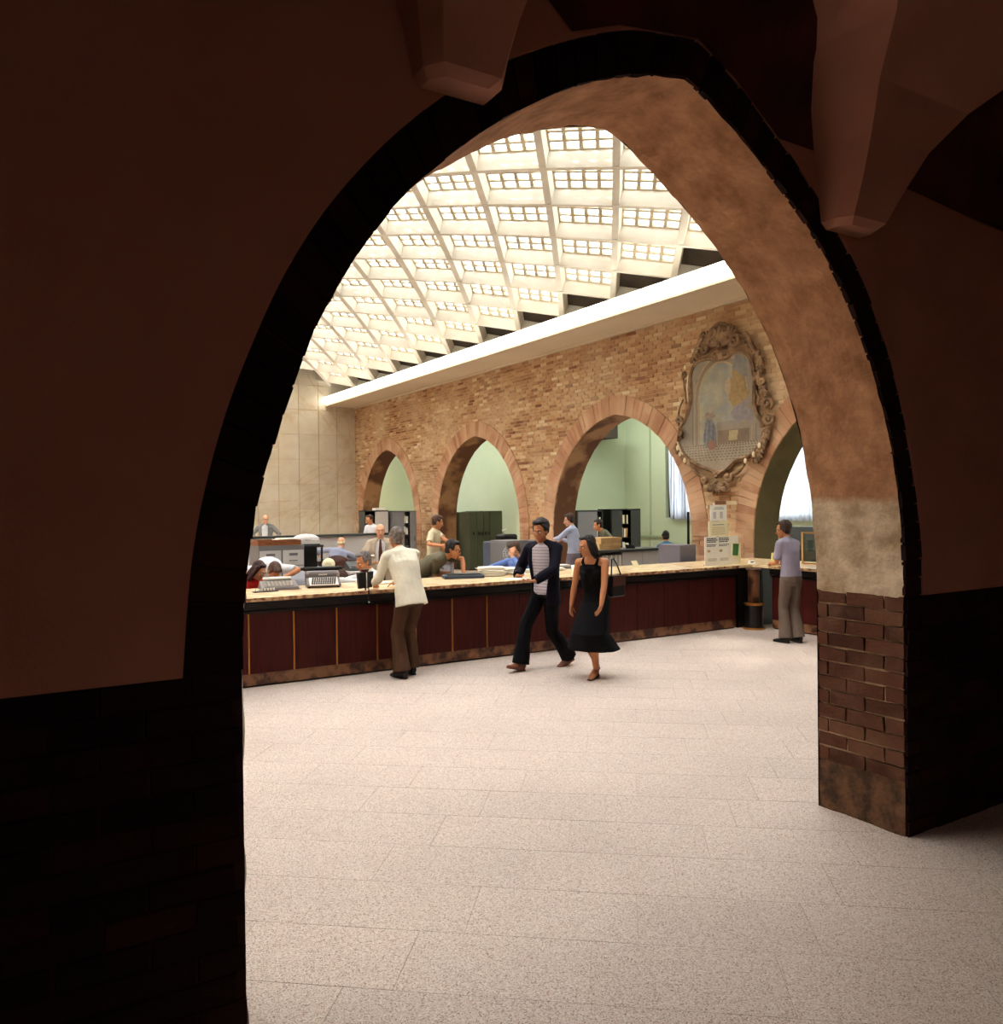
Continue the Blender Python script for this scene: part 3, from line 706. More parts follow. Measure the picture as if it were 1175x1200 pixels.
MB().box(11.56, 15.25, 3.4, 29, 4.9, 5.1).build('ceiling_office', M['concrete'], kind='structure')
MB().box(11.55, 15.25, 3.2, 3.4, 0, 5.0).build('wall_office', M['green_wall'], kind='structure')
MB().box(11.55, 15.25, 28.8, 29.0, 0, 5.0).build('wall_office', M['green_wall'], kind='structure')
for wi, (y0, y1) in enumerate(((14.9, 16.35), (10.4, 13.3))):
    w = empty('window_%d' % (wi+1), (0, 0, 0), kind='structure')
    fr = MB(); fr.box(15.12, 15.2, y0, y0+0.07, 1.5, 4.3); fr.box(15.12, 15.2, y1-0.07, y1, 1.5, 4.3); fr.box(15.12, 15.2, y0, y1, 1.5, 1.57); fr.box(15.12, 15.2, y0, y1, 4.23, 4.3); fr.box(15.12, 15.2, (y0+y1)/2-0.03, (y0+y1)/2+0.03, 1.5, 4.3)
    fr.build('window_frame', M['dark_grey'], w)
    MB().box(15.155, 15.165, y0+0.07, y1-0.07, 1.57, 4.23).build('pane', M['glass'], w)
    cu = MB(); n = 90; ya = y0 if wi else y0-0.1; yb = y1-0.25 if wi == 0 else y1-0.12; vs = []; fs = []
    for k in range(n+1):
        y = ya + (yb-ya)*k/n
        for j, z in enumerate((1.46, 2.2, 3.2, 4.25)):
            vs.append((14.93 + 0.035*math.sin(k*1.15 + 0.4*j) + 0.012*math.sin(k*2.7), y + 0.02*math.sin(k*.9+j), z))
    for k in range(n):
        for j in range(3): fs.append((k*4+j, k*4+j+1, (k+1)*4+j+1, (k+1)*4+j))
    cu.add(vs, fs); c = cu.build('curtain', M['curtain'], smooth=True)
    tag(c, 'white sheer curtain at the window seen through the %s' % ('arch left of the mural' if wi == 0 else 'rightmost arch'), 'curtain', 'sheer curtains in the green office')
# unseen fill lights added under the office ceiling to brighten the green room
for y in (8.5, 13.0, 16.4, 20.5, 25.0):
    l = bpy.data.lights.new('office_fill', 'AREA'); l.shape = 'RECTANGLE'; l.size = 0.3; l.size_y = 2.4; l.energy = 46; l.color = (0.94, 1.0, 0.88)
    lo2 = bpy.data.objects.new('office_fill', l); COL.objects.link(lo2); lo2.location = (13.2, y, 4.85)
# dim fill light added well behind the viewer to lift the near wall
l = bpy.data.lights.new('vestibule_fill', 'AREA'); l.size = 1.2; l.energy = 11; l.color = (1.0, 0.84, 0.72)
lo2 = bpy.data.objects.new('vestibule_fill', l); COL.objects.link(lo2); lo2.location = (1.0, -3.5, 4.6)
# ================================================================== COUNTER
def counter_run(name, label, o, ax, ay, length, n, depth, group):
    """o = front corner at floor; ax = unit vector along the run, ay = unit vector away from the customers"""
    o = Vector(o); ax = Vector(ax); ay = Vector(ay); root = empty(name, o, 0, label, 'counter', group)
    flip = ax.cross(ay).z < 0
    def bx(x0, x1, y0, y1, z0, z1):
        m = MB(); p = [ax*x + ay*y + Vector((0, 0, z)) for z in (z0, z1) for x, y in ((x0, y0), (x1, y0), (x1, y1), (x0, y1))]
        m.hexa(p)
        if flip: m.f = [tuple(reversed(f)) for f in m.f]
        return m
    bx(0, length, 0.015, 0.06, 0.02, 0.145).build('marble_base', M['marble_base'], root)
    bx(0, length, 0.05, depth-0.08, 0.0, 0.90).build('carcass', M['dark_frame'], root)
    pw = length/n
    for i in range(n):
        bx(i*pw+0.012, (i+1)*pw-0.012, 0.0, 0.05, 0.145, 0.775).build('panel', M['mahogany'], root)
        if i: bx(i*pw-0.007, i*pw+0.007, -0.004, 0.05, 0.145, 0.775).build('trim_strip', M['brass'] if (i <= 8 and n > 8) else M['mahogany'], root)
    m = bx(0, length, -0.02, 0.06, 0.775, 0.80); m2 = bx(0, length, -0.045, 0.06, 0.815, 0.895)
    for q in (m2,): m.add(q.v, q.f)
    m.build('black_moulding', M['dark_frame'], root)
    k = max(1, int(round(length/1.9)))
    for i in range(k):
        a, b = i*length/k+0.001, (i+1)*length/k-0.001
        bx(a, b, -0.065, -0.045, 0.905, 0.943).build('slab_edge', M['marble_edge'], root)
        bx(a, b, -0.045, depth, 0.905, 0.943).build('marble_top', M['marble_top'], root)
    return root
counter_run('counter', 'long bank counter, dark mahogany front with brass strips under beige marble top', (1.28, 8.77, 0), (1, 0, 0), (0, 1, 0), 8.16, 17, 1.0, 'bank counter runs')
counter_run('counter', 'short side counter turning towards the big arch at the far right', (9.80, 8.42, 0), (0, -1, 0), (1, 0, 0), 4.4, 8, 0.70, 'bank counter runs')
cr = empty('corner_post', (9.62, 8.60, 0), 0, 'round marble corner post with brass ring where the two counters meet', 'post')
MB().lathe((0, 0, 0), [(.150, 0), (.150, .03), (.135, .04), (.135, .33), (.125, .36)]).build('post_base', M['dark_frame'], cr, smooth=False)
MB().lathe((0, 0, 0), [(.135, .355), (.140, .365), (.140, .385), (.120, .392)]).build('brass_ring', M['brass'], cr)
MB().lathe((0, 0, 0), [(.085, .38), (.085, .86), (.11, .88), (.11, .90)]).build('shaft', M['marble_base'], cr, smooth=True)
MB().lathe((0, 0, 0), [(.150, -.001), (.165, 0), (.165, .025), (.15, .03)]).build('foot_ring', M['brass'], cr)
mt = MB(); mt.box(9.44, 9.80, 8.725, 9.77, 0.905, 0.943); mt.box(9.735, 9.80, 8.42, 8.725, 0.905, 0.943); mt.box(9.80, 10.90, 8.42, 9.77, 0.905, 0.943)
mt.build('counter_corner', M['marble_top'], label='marble corner piece of the counter top against the brick pier', cat='counter top')
MB().box(9.50, 10.88, 8.80, 9.72, 0.0, 0.905).build('cabinet', M['dark_frame'], bpy.data.objects['counter_corner'])

# ================================================================== PAINTING IN ITS STUCCO FRAME
FX = 10.855
outline = [(11.02, 4.39), (11.14, 4.18), (11.13, 3.9), (11.16, 3.66), (11.28, 3.41), (11.42, 3.27), (11.45, 3.0), (11.29, 2.75), (11.01, 2.58), (10.64, 2.45), (10.49, 2.4), (10.26, 2.47), (10.08, 2.6), (9.78, 2.66), (9.57, 2.81), (9.48, 3.02), (9.5, 3.22), (9.6, 3.33), (9.67, 3.56), (9.66, 3.78), (9.67, 4.05), (9.73, 4.26), (9.91, 4.42), (10.1, 4.46), (10.24, 4.39), (10.54, 4.41), (10.78, 4.45)]
def closed_spline(p, k=4):
    out = []; n = len(p)
    for i in range(n):
        p0, p1, p2, p3 = p[i-1], p[i], p[(i+1) % n], p[(i+2) % n]
        for q in range(k):
            t = q/k; out.append(tuple(0.5*((2*p1[j]) + (-p0[j]+p2[j])*t + (2*p0[j]-5*p1[j]+4*p2[j]-p3[j])*t*t + (-p0[j]+3*p1[j]-3*p2[j]+p3[j])*t**3) for j in (0, 1)))
    return out
osp = closed_spline(outline)
def inside(poly, y, z):
    c = False; n = len(poly); j = n-1
    for i in range(n):
        yi, zi = poly[i]; yj, zj = poly[j]
        if (zi > z) != (zj > z) and y < (yj-yi)*(z-zi)/(zj-zi)+yi: c = not c
        j = i
    return c
def mixc(a, b, t): t = max(0, min(1, t)); return tuple(a[i]*(1-t)+b[i]*t for i in range(3))
def ell(y, z, cy, cz, ry, rz): return ((y-cy)/ry)**2 + ((z-cz)/rz)**2
def paint(y, z):
    nz = noise.noise(Vector((y*5, z*5, 1))); n2 = noise.noise(Vector((y*16, z*16, 4)))
    c = mixc((172, 160, 146), (150, 134, 116), 0.5+0.5*nz)                     # mauve grey architecture
    for k, yy in enumerate((11.10, 11.05, 10.98, 10.95, 9.90, 9.84, 9.78, 9.72, 9.62)):                          # pilaster lines
        if abs(y-yy) < 0.009 and 2.75 < z < (4.1 if k < 4 else 3.2): c = (204, 172, 122) if k % 2 else (120, 100, 84)
    if z < 2.92:                                                                 # tiled floor
        c = (188, 172, 150)
        row = int((2.92-z)/0.045); col = (y-10.45)/(0.060+0.030*(2.92-z)/0.3)
        if ((2.92-z)/0.045 - row) < 0.45 and (col + 0.5*row) % 1 < 0.45 and z > 2.60: c = (108, 86, 74)
    ar = ell(y, min(z, 9), 10.42, 3.72, 0.50, 0.60)
    if (z > 3.72 and ar < 1.0) or (z <= 3.72 and z > 2.93 and abs(y-10.42) < 0.50):
        c = mixc((196, 186, 150), (150, 158, 156), 0.5+0.9*nz)                   # hazy sky in the arch
        if z < 3.3 and y < 10.5: c = mixc(c, (150, 134, 132), 0.6)
    elif z > 3.72 and ar < 1.12: c = (206, 176, 130)
    elif z > 3.72 and ar < 1.45: c = (150, 126, 100)
    elif z > 3.72 and ar < 1.56: c = (198, 170, 126)
    elif z <= 3.72 and z > 2.93 and abs(y-10.42) < 0.56: c = (182, 156, 116)
    if ell(y, z, 9.96, 4.12, 0.15, 0.26) + 1.3*nz + 0.5*n2 < 1: c = mixc((124, 126, 124), (150, 146, 136), 0.5+n2)      # grey figure
    if ell(y, z, 10.02+0.1*(z-3.78), 3.80, 0.21, 0.27) + 1.5*nz + 0.6*n2 < 1: c = mixc((168, 130, 66), (196, 160, 98), 0.5+n2)        # golden drapery
    if ell(y, z, 10.24, 3.90, 0.07, 0.14) + 0.4*n2 < 1: c = (206, 176, 140)
    if ell(y, z, 9.90-0.6*(z-3.42), 3.44, 0.26, 0.16) + 1.5*nz + 0.6*n2 < 1: c = mixc((158, 146, 152), (136, 128, 140), 0.5+n2)       # violet cloud
    if 3.14 < z < 3.24 and y < 10.5 and y > 9.75: c = (164, 150, 132)
    if 2.93 < z < 3.14 and 9.78 < y < 10.48: c = mixc((156, 128, 102), (136, 110, 90), 0.5+nz)
    if 2.95 < z < 3.13 and abs(y-10.12-0.15*(3.1-z)) < 0.10: c = (214, 192, 136)                                # draped table
    f = max(0, min(1, (z-2.84)/0.62)); cy = 10.655+0.03*f; wd = 0.115+0.055*math.sin(PI*min(1, f*1.15+0.1))-0.06*f*f+0.02*nz
    if 2.86 < z+0.03*n2 < 3.44 and abs(y-cy) < wd: c = mixc((96, 104, 118), (134, 138, 146), 0.5+0.6*math.sin((y-cy)*60+z*9)+n2)   # blue robe in folds
    if ell(y, z, 10.63, 2.90, 0.10, 0.085) < 1: c = (170, 112, 90)
    if ell(y, z, 10.68, 3.42, 0.125, 0.075) + 0.3*n2 < 1: c = mixc((146, 124, 106), (172, 152, 128), 0.5+n2)
    if ell(y, z, 10.665, 3.53, 0.05, 0.065) < 1: c = (190, 168, 142)
    c = mixc(c, (158, 134, 102), 0.18+0.3*n2); g = sum(c)/3; return tuple(max(0, min(255, (0.85*v+0.15*g)*0.86)) for v in c)
def painting():
    root = empty('mural', (FX, 10.43, 3.5), 0, 'faded mural of a blue-robed figure in an ornate stucco frame on the brick wall', 'painting')
    vs = []; fs = []; cols = []; st = 0.0155; idx = {}
    def vid(i, j):
        if (i, j) not in idx: idx[(i, j)] = len(vs); vs.append((0.0, 9.40+i*st-10.43, 2.35+j*st-3.5))
        return idx[(i, j)]
    for i in range(136):
        for j in range(138):
            y = 9.40+(i+.5)*st; z = 2.35+(j+.5)*st
            if inside(osp, y, z): fs.append((vid(i, j), vid(i, j+1), vid(i+1, j+1), vid(i+1, j))); cols.append(paint(y, z))
    me = bpy.data.meshes.new('painted_panel'); me.from_pydata(vs, [], fs)
    a = me.color_attributes.new('paint', 'FLOAT_COLOR', 'CORNER'); k = 0
    for f, c in zip(me.polygons, cols):
        lc = lin(c)
        for _ in f.vertices: a.data[k].color = lc; k += 1
    m = bpy.data.materials.new('faded_mural_paint'); m.use_nodes = True; nt = m.node_tree; n = nt.nodes.new('ShaderNodeAttribute'); n.attribute_name = 'paint'
    nt.links.new(n.outputs['Color'], nt.nodes['Principled BSDF'].inputs['Base Color']); nt.nodes['Principled BSDF'].inputs['Roughness'].default_value = 0.7
    me.materials.append(m); o = bpy.data.objects.new('painted_panel', me); COL.objects.link(o); o.parent = root
    P = lambda y, z, x=0.0: Vector((x, y-10.43, z-3.5))
    MB().tube([P(y, z, 0.0) for y, z in osp] + [P(*osp[0], 0.0)], 0.034, side=None, n=8, cap=False).build('inner_moulding', M['stone_frame'], root, smooth=True)
    MB().tube([P(y, z, -0.03) for y, z in osp] + [P(*osp[0], -0.03)], 0.013, side=None, n=6, cap=False).build('fillet', M['stone_frame'], root, smooth=True)
    def scroll(cy, cz, r, a0, turns, sgn, tail, w=0.030, name='scroll', m='stone_frame'):
        """C-scroll: spiral eye followed by a sweeping tail"""
        pts = []; n = 22
        for k in range(n+1):
            t = k/n; a = a0 + sgn*turns*2*PI*t; rr = r*(0.18+0.82*t); pts.append((cy+rr*math.cos(a), cz+rr*math.sin(a)))
        if tail:
            y0, z0 = pts[-1]; (y1, z1), (y2, z2) = tail
            for k in range(1, 9):
                t = k/8; pts.append(((1-t)**2*y0+2*t*(1-t)*y1+t*t*y2, (1-t)**2*z0+2*t*(1-t)*z1+t*t*z2))
        rad = [w*(0.6+0.6*math.sin(PI*min(1, i/len(pts)*1.0+0.1))) for i in range(len(pts))]
        MB().tube([P(y, z, -0.035-0.02*math.sin(i*0.2)) for i, (y, z) in enumerate(pts)], rad, n=6).build(name, M[m], root, smooth=True)
    def shell(cy, cz, ang, r, n, spread, name='shell_leaf'):
        b = MB()
        for k in range(n):
            a = ang + spread*((k+.5)/n-0.5); c = P(cy+math.cos(a)*r*0.55, cz+math.sin(a)*r*0.55, -0.03)
            b.ball(c, (0.028, r*0.48, r*0.5*spread/n*0.62+0.012), 8, 6, Matrix.Rotation(a, 3, 'X'))
        b.ball(P(cy, cz, -0.04), 0.035, 8, 6); b.build(name, M['stone_frame'], root, smooth=True)
    # crest
    shell(10.40, 4.62, PI/2, 0.36, 9, R(170)); shell(10.62, 4.72, R(60), 0.22, 6, R(130)); shell(10.20, 4.72, R(120), 0.24, 6, R(130)); shell(10.40, 4.52, -PI/2, 0.16, 5, R(130))
    scroll(10.72, 4.62, .11, 0, 1.3, 1, ((10.95, 4.72), (11.02, 4.48))); scroll(10.05, 4.62, .11, PI, 1.3, -1, ((9.86, 4.75), (9.72, 4.50)))
    scroll(10.52, 4.88, .09, 0, 1.2, 1, ((10.40, 5.06), (10.26, 4.98))); scroll(10.24, 4.86, .08, PI, 1.2, -1, ((10.35, 4.98), (10.48, 4.95)))
    scroll(10.50, 4.44, .07, 0, 1.2, 1, None); scroll(10.27, 4.44, .07, PI, 1.2, -1, None)
    for k in range(6): shell(11.00-0.045*k, 4.44+0.075*k, R(30+6*k), 0.12, 4, R(90))
    for k in range(5): shell(9.84-0.05*k, 4.66-0.085*k, R(140), 0.12, 4, R(90))
    # left side
    scroll(11.26, 4.22, .07, 0, 1.1, -1, ((11.28, 3.95), (11.22, 3.70)), .024); scroll(11.40, 3.40, .09, PI, 1.3, 1, ((11.50, 3.60), (11.30, 3.78)), .026)
    scroll(11.36, 3.16, .07, 0, 1.3, -1, ((11.56, 3.05), (11.50, 2.86)), .026)
    for k in range(5): shell(11.50-0.065*k, 2.90-0.07*k, R(225-10*k), 0.12, 4, R(80))
    # right side: strong C-scrolls and a leafy garland
    for k in range(9):
        shell(9.60-0.025*math.sin(k)*2-0.02*k*0.6, 4.36-0.085*k, R(200+15*math.sin(k*2)), 0.11, 4, R(110))
    scroll(9.44, 3.86, .07, 0, 1.2, -1, ((9.52, 3.70), (9.58, 3.50)), .028); scroll(9.36, 3.50, .10, PI/2, 1.4, 1, ((9.60, 3.60), (9.60, 3.75)), .032)
    scroll(9.34, 3.24, .10, -PI/2, 1.3, -1, ((9.52, 3.36), (9.50, 3.12)), .030)
    for k in range(7): shell(9.34+0.045*k*(1 if k > 1 else 0.3), 3.10-0.075*k, R(-50-8*k), 0.13, 4, R(100))
    # bottom: two leaf scrolls and a pendant shell
    scroll(10.76, 2.30, .08, 0, 1.1, 1, ((11.00, 2.38), (11.16, 2.58)), .036); scroll(10.22, 2.32, .08, PI, 1.1, -1, ((10.02, 2.34), (9.84, 2.54)), .036)
    shell(10.49, 2.24, -PI/2, 0.22, 7, R(150)); shell(10.49, 2.34, PI/2, 0.12, 5, R(120)); shell(10.66, 2.20, R(-100), 0.13, 4, R(90)); shell(10.32, 2.20, R(-80), 0.13, 4, R(90))
    for y, z in ((11.42, 2.90), (11.36, 2.78), (11.24, 2.66), (9.62, 2.68), (9.50, 2.82), (9.80, 2.58), (11.20, 4.36)):
        MB().ball(P(y, z, -0.07), (0.02, 0.035, 0.05), 8, 6).build('gilt_leaf', M['stone_white'], root, smooth=True)
    MB().tube([P(11.17, 3.72, -.045), P(11.18, 3.95, -.05), P(11.16, 4.2, -.045)], .014, n=6).build('gilt_fillet', M['stone_white'], root, smooth=True)
    MB().tube([P(11.46, 3.02, -.045), P(11.38, 2.86, -.05), P(11.30, 2.76, -.045)], .014, n=6).build('gilt_fillet', M['stone_white'], root, smooth=True)
painting()
# ================================================================== PEOPLE
SKIN = {'fair': mat('fair_skin', (214, 158, 124), 0.6, spec=0.3), 'tan': mat('tanned_skin', (190, 126, 86), 0.6, spec=0.3)}
M['eye_white'] = mat('eye_white', (226, 220, 212), 0.3); M['iris'] = mat('dark_iris', (40, 28, 22), 0.3); M['lip'] = mat('lip', (158, 84, 72), 0.5)
def cloth(name, c, c2=None, stripes=None, bump=0.25):
    m = mat('cloth_'+name, c, 0.9, c2 or tuple(int(v*0.88) for v in c), 3.0, bump, 28, spec=0.15); return m
def V3(*a): return Vector(a[0]) if len(a) == 1 else Vector(a)
def remesh(mb, name, mats, parent, vox, smooth=2, wob=0.0, label=None):
    me0 = bpy.data.meshes.new('tmp'); me0.from_pydata(mb.v, [], mb.f); o = bpy.data.objects.new('tmp', me0); COL.objects.link(o)
    r = o.modifiers.new('r', 'REMESH'); r.mode = 'VOXEL'; r.voxel_size = vox; r.adaptivity = 0.0
    if smooth: s = o.modifiers.new('s', 'SMOOTH'); s.factor = 0.5; s.iterations = smooth
    dg = bpy.context.evaluated_depsgraph_get(); me = bpy.data.meshes.new_from_object(o.evaluated_get(dg)); bpy.data.objects.remove(o)
    if wob:
        me.calc_loop_triangles() if False else None
        nv = len(me.vertices); co = [0.0]*(3*nv); me.vertices.foreach_get('co', co); no = [0.0]*(3*nv); me.vertex_normals.foreach_get('vector', no)
        for i in range(nv):
            x, y, z = co[3*i:3*i+3]; d = wob*(noise.noise(Vector((x*9, y*9, z*5))) + 0.5*noise.noise(Vector((x*22, y*22, z*12+5))))
            for k in range(3): co[3*i+k] += no[3*i+k]*d
        me.vertices.foreach_set('co', co)
    me.name = name; me.materials.clear(); me.materials.append(mats); me.polygons.foreach_set('use_smooth', [True]*len(me.polygons)); me.update()
    ob = bpy.data.objects.new(name, me); COL.objects.link(ob); ob.parent = parent
    if label: ob['label'] = label
    return ob
def ik(a, t, l1, l2, pole):
    a = V3(a); t = V3(t); d = t-a; L = min(d.length, (l1+l2)*0.999); L = max(L, abs(l1-l2)*1.05+1e-4); dn = d.normalized()
    x = (l1*l1 - l2*l2 + L*L)/(2*L); h = math.sqrt(max(0, l1*l1-x*x)); p = V3(pole); p = p - dn*p.dot(dn); p.normalize()
    return a + dn*x + p*h, a + dn*L
def hand(mb, wrist, dr, palm, side, s=1.0, curl=0.35):
    """palm box, four fingers and a thumb; dr = direction of the fingers, palm = palm normal, side=+1 thumb towards palm x dr"""
    w = V3(wrist); d = V3(dr).normalized(); n = V3(palm); n = n - d*n.dot(d); n.normalize(); x = n.cross(d)*side
    mb.tube([w-d*0.01*s, w+d*0.035*s, w+d*0.085*s], [(0.026*s, 0.019*s), (0.038*s, 0.016*s), (0.040*s, 0.013*s)], side=x, n=10)
    Ls = [0.070, 0.080, 0.074, 0.058]
    for i in range(4):
        off = (0.030 - 0.020*i)*s; b = w + d*0.082*s + x*off; L = Ls[i]*s; dd = d + x*(0.10-0.07*i); dd.normalize(); pts = [b]; ang = curl*(0.7+0.15*i)
        for seg, f in enumerate((0.45, 0.32, 0.23)):
            a = ang*(seg+0.6); v = dd*math.cos(a) + n*math.sin(a); pts.append(pts[-1] + v*L*f)
        mb.tube(pts, [0.0095*s, 0.0088*s, 0.008*s, 0.006*s], side=x, n=7)
    b = w + d*0.022*s + x*0.026*s; v1 = (d*0.6 + x*0.75 + n*0.25).normalized(); v2 = (d*0.9 + x*0.2 + n*0.35).normalized()
    mb.tube([b, b+v1*0.036*s, b+v1*0.036*s+v2*0.034*s, b+v1*0.036*s+v2*0.06*s], [0.013*s, 0.0115*s, 0.010*s, 0.007*s], n=7)
def person(loc, face, label, group=None, H=1.75, female=False, skin='fair', vox=0.008, pelvis=(0, 0, .93), lean=(0, 0), tilt=0.0, twist=0.0, head=(0, 0, 0),
           lh=None, rh=None, lpole=None, rpole=None, lf=(-.10, 0, .085), rf=(.10, 0, .085), lkp=(0, 1, 0), rkp=(0, 1, 0), toes=(0, 0), toe_pitch=(0, 0),
           lhd=None, rhd=None, lpn=None, rpn=None, curl=(.4, .4), top=None, sleeve='long', top_len=0.0, jacket=None, jacket_open=0.5, trousers=None, flare=1.0, skirt=None, shoes=None, hair=(40, 26, 20), hairstyle='short', tie=None, glasses=False, belt=None, build=1.0, barefeet=False, legs=True, tucked=False, cat='person'):
    root = empty('person', loc, face-PI/2, label, 'person', group); s = H/1.75; S = lambda v: V3(v)*s
    fm = 0.92 if female else 1.0; bw = build
    P = S(pelvis); t1, t2 = R(lean[0]), R(lean[1])
    def dirv(a, b=tilt): return Vector((math.sin(b), math.sin(a)*math.cos(b), math.cos(a)*math.cos(b)))
    waist = P + dirv(t1)*0.14*s; chest = waist + dirv((t1+t2)/2)*0.22*s; neck = chest + dirv(t2)*0.19*s
    tw = Matrix.Rotation(R(twist), 3, 'Z'); up2 = dirv(t2); sx = tw @ Vector((1, 0, 0)); sx = (sx - up2*sx.dot(up2)).normalized(); fy = up2.cross(sx)
    hy, hp, hr = [R(v) for v in head]
    HM = Matrix.Rotation(R(twist)+hy, 3, 'Z') @ Matrix.Rotation(-hp, 3, 'X') @ Matrix.Rotation(hr, 3, 'Y')
    hx, hf, hu = HM @ Vector((1, 0, 0)), HM @ Vector((0, 1, 0)), HM @ Vector((0, 0, 1))
    nb = neck + up2*0.035*s + fy*0.012*s; hc = nb + (hu*0.7+up2*0.3).normalized()*0.105*s + hf*0.022*s
    shw = (0.150 if female else 0.168)*s*bw
    shL = neck - sx*shw - up2*0.070*s; shR = neck + sx*shw - up2*0.070*s
    ua, fa = 0.285*s, 0.25*s
    lh = S(lh) if lh is not None else shL + Vector((-.05, .06, -.50))*s
    rh = S(rh) if rh is not None else shR + Vector((.05, .06, -.50))*s
    eL, wL = ik(shL, lh, ua, fa, lpole or (-.4, -1, -.2)); eR, wR = ik(shR, rh, ua, fa, rpole or (.4, -1, -.2))
    th, sh = 0.43*s, 0.425*s
    px = Vector((1, 0, 0)); hpL = P - px*0.085*s - Vector((0, 0, .03*s)); hpR = P + px*0.085*s - Vector((0, 0, .03*s))
    kL, aL = ik(hpL, S(lf), th, sh, lkp); kR, aR = ik(hpR, S(rf), th, sh, rkp)
    # ---- body: one continuous skin
    B = MB()
    def hp3(x, y, z): return hc + hx*x*s + hf*y*s + hu*z*s
    hrot = HM
    B.ball(hp3(0, -.010, .030), (.074*s, .094*s, .090*s), 14, 10, hrot); B.ball(hp3(0, .018, -.035), (.062*s, .074*s, .080*s), 14, 10, hrot)
    B.ball(hp3(0, .070, -.098), (.026*s, .022*s, .020*s), 8, 6, hrot); B.ball(hp3(0, .080, .030), (.050*s, .018*s, .012*s), 8, 6, hrot)
    B.tube([hp3(0, .090, .022), hp3(0, .104, -.004), hp3(0, .118, -.026), hp3(0, .098, -.036)], [.008*s, .010*s, .015*s, .012*s], n=7)
    B.ball(hp3(0, .084, -.062), (.026*s, .014*s, .014*s), 8, 6, hrot)
    for q in (-1, 1): B.ball(hp3(.076*q, -.008, -.006), (.011*s, .022*s, .034*s), 8, 6, hrot); B.ball(hp3(.036*q, .066, -.028), (.020*s, .020*s, .022*s), 8, 6, hrot)
    B.tube([neck - up2*0.03*s, nb, hp3(0, -.015, -.055)], [(.062*s*fm, .058*s*fm), (.054*s*fm, .054*s*fm), (.052*s*fm, .052*s*fm)], side=sx, n=12)
    B.tube([P - dirv(t1)*.09*s, P, waist, chest, neck - up2*.045*s, neck], [(.13*s*bw, .09*s), (.150*s*bw, .100*s*bw), (.125*s*bw*fm, .088*s*bw), (.150*s*bw*fm, .100*s*bw), (.140*s*bw*fm, .075*s), (.07*s, .055*s)], side=[px, px, (px+sx), sx, sx, sx], n=16)
    if female:
        for q in (-1, 1): B.ball(chest + sx*.065*s*q + fy*.075*s + up2*.01*s, .055*s, 10, 8)
    af = 1.0
    for a_, e_, w_ in ((shL, eL, wL), (shR, eR, wR)):
        B.tube([a_, a_*0.6+e_*0.4, e_, e_*0.65+w_*0.35, w_], [.048*s*af, .046*s*af, .037*s*af, .038*s*af, .024*s*af], n=10); B.ball(a_, .050*s*af, 10, 8); B.tube([neck - up2*.02*s, a_], [.040*s, .046*s*af], n=8)
    for e_, w_, hd, pn, sg, cu in ((eL, wL, lhd, lpn, -1, curl[0]), (eR, wR, rhd, rpn, 1, curl[1])):
        fd = (w_-e_).normalized(); d_ = V3(hd) if hd else fd + Vector((0, 0, 0)); n_ = V3(pn) if pn else Vector((-sg, 0.1, -0.1))
        hand(B, w_, d_, n_, sg if True else 1, s*(0.9 if female else 1.0), cu)
    if legs:
        for h_, k_, a_, to, tp in ((hpL, kL, aL, toes[0], toe_pitch[0]), (hpR, kR, aR, toes[1], toe_pitch[1])):
            B.tube([h_, h_*.5+k_*.5, k_, k_*.62+a_*.38, a_ + Vector((0, 0, .02*s))], [.080*s, .072*s, .052*s, .054*s, .036*s], n=12)
            f_ = Matrix.Rotation(R(to), 3, 'Z') @ Vector((0, math.cos(R(tp)), math.sin(R(tp)))); dn = Vector((0, 0, -1)) + f_*0.0
            B.tube([a_ - f_*.03*s + dn*.02*s, a_ + dn*.045*s + f_*.05*s, a_ + dn*.062*s + f_*.13*s, a_ + dn*.068*s + f_*.175*s], [(.030*s, .032*s), (.036*s, .026*s), (.040*s, .016*s), (.030*s, .012*s)], side=f_.cross(Vector((0, 0, 1))), n=10)
    remesh(B, 'body', SKIN[skin], root, vox, 2)
    # ---- eyes, mouth
    for q in (-1, 1):
        e = MB(); e.ball(hp3(.031*q, .0805, .004), (.0125*s, .010*s, .0075*s), 10, 8, hrot); eo = e.build('eye', M['eye_white'], root, smooth=True)
        e = MB(); e.ball(hp3(.031*q, .0885, .004), (.0055*s, .004*s, .0055*s), 8, 6, hrot); e.build('iris', M['iris'], eo, smooth=True)
        e = MB(); e.tube([hp3(.014*q, .096, .026), hp3(.032*q, .095, .031), hp3(.052*q, .083, .025)], [.003*s, .0045*s, .003*s], n=6); e.build('eyebrow', M['iris'], root, smooth=True)
    e = MB(); e.tube([hp3(-.023, .087, -.064), hp3(0, .099, -.061), hp3(.023, .087, -.064)], [.003*s, .006*s, .003*s], n=6); e.build('mouth', M['lip'], root, smooth=True)
    # ---- hair
    hm = mat('hair_%d_%d' % (hair[0], hair[1]), hair, 0.6, tuple(min(255, int(v*1.5)+8) for v in hair), 30, 0.6, 90)
    Hh = MB(); a_ = 1.0
    if hairstyle != 'bald':
        Hh.ball(hp3(0, -.034, .050), (.082*s, .094*s, .090*s), 14, 10, hrot); Hh.ball(hp3(0, -.045, .000), (.078*s, .068*s, .085*s), 12, 9, hrot)
        Hh.ball(hp3(0.012, .032, .108), (.056*s, .044*s, .024*s), 10, 8, hrot)
        for q in (-1, 1): Hh.ball(hp3(.072*q, .008, .035), (.014*s, .030*s, .042*s), 8, 6, hrot)
        if hairstyle == 'fluffy': Hh.ball(hp3(0, -.042, .052), (.092*s, .098*s, .092*s), 14, 10, hrot); [Hh.ball(hp3(.076*q, -.025, .01), (.020*s, .042*s, .05*s), 8, 6, hrot) for q in (-1, 1)]
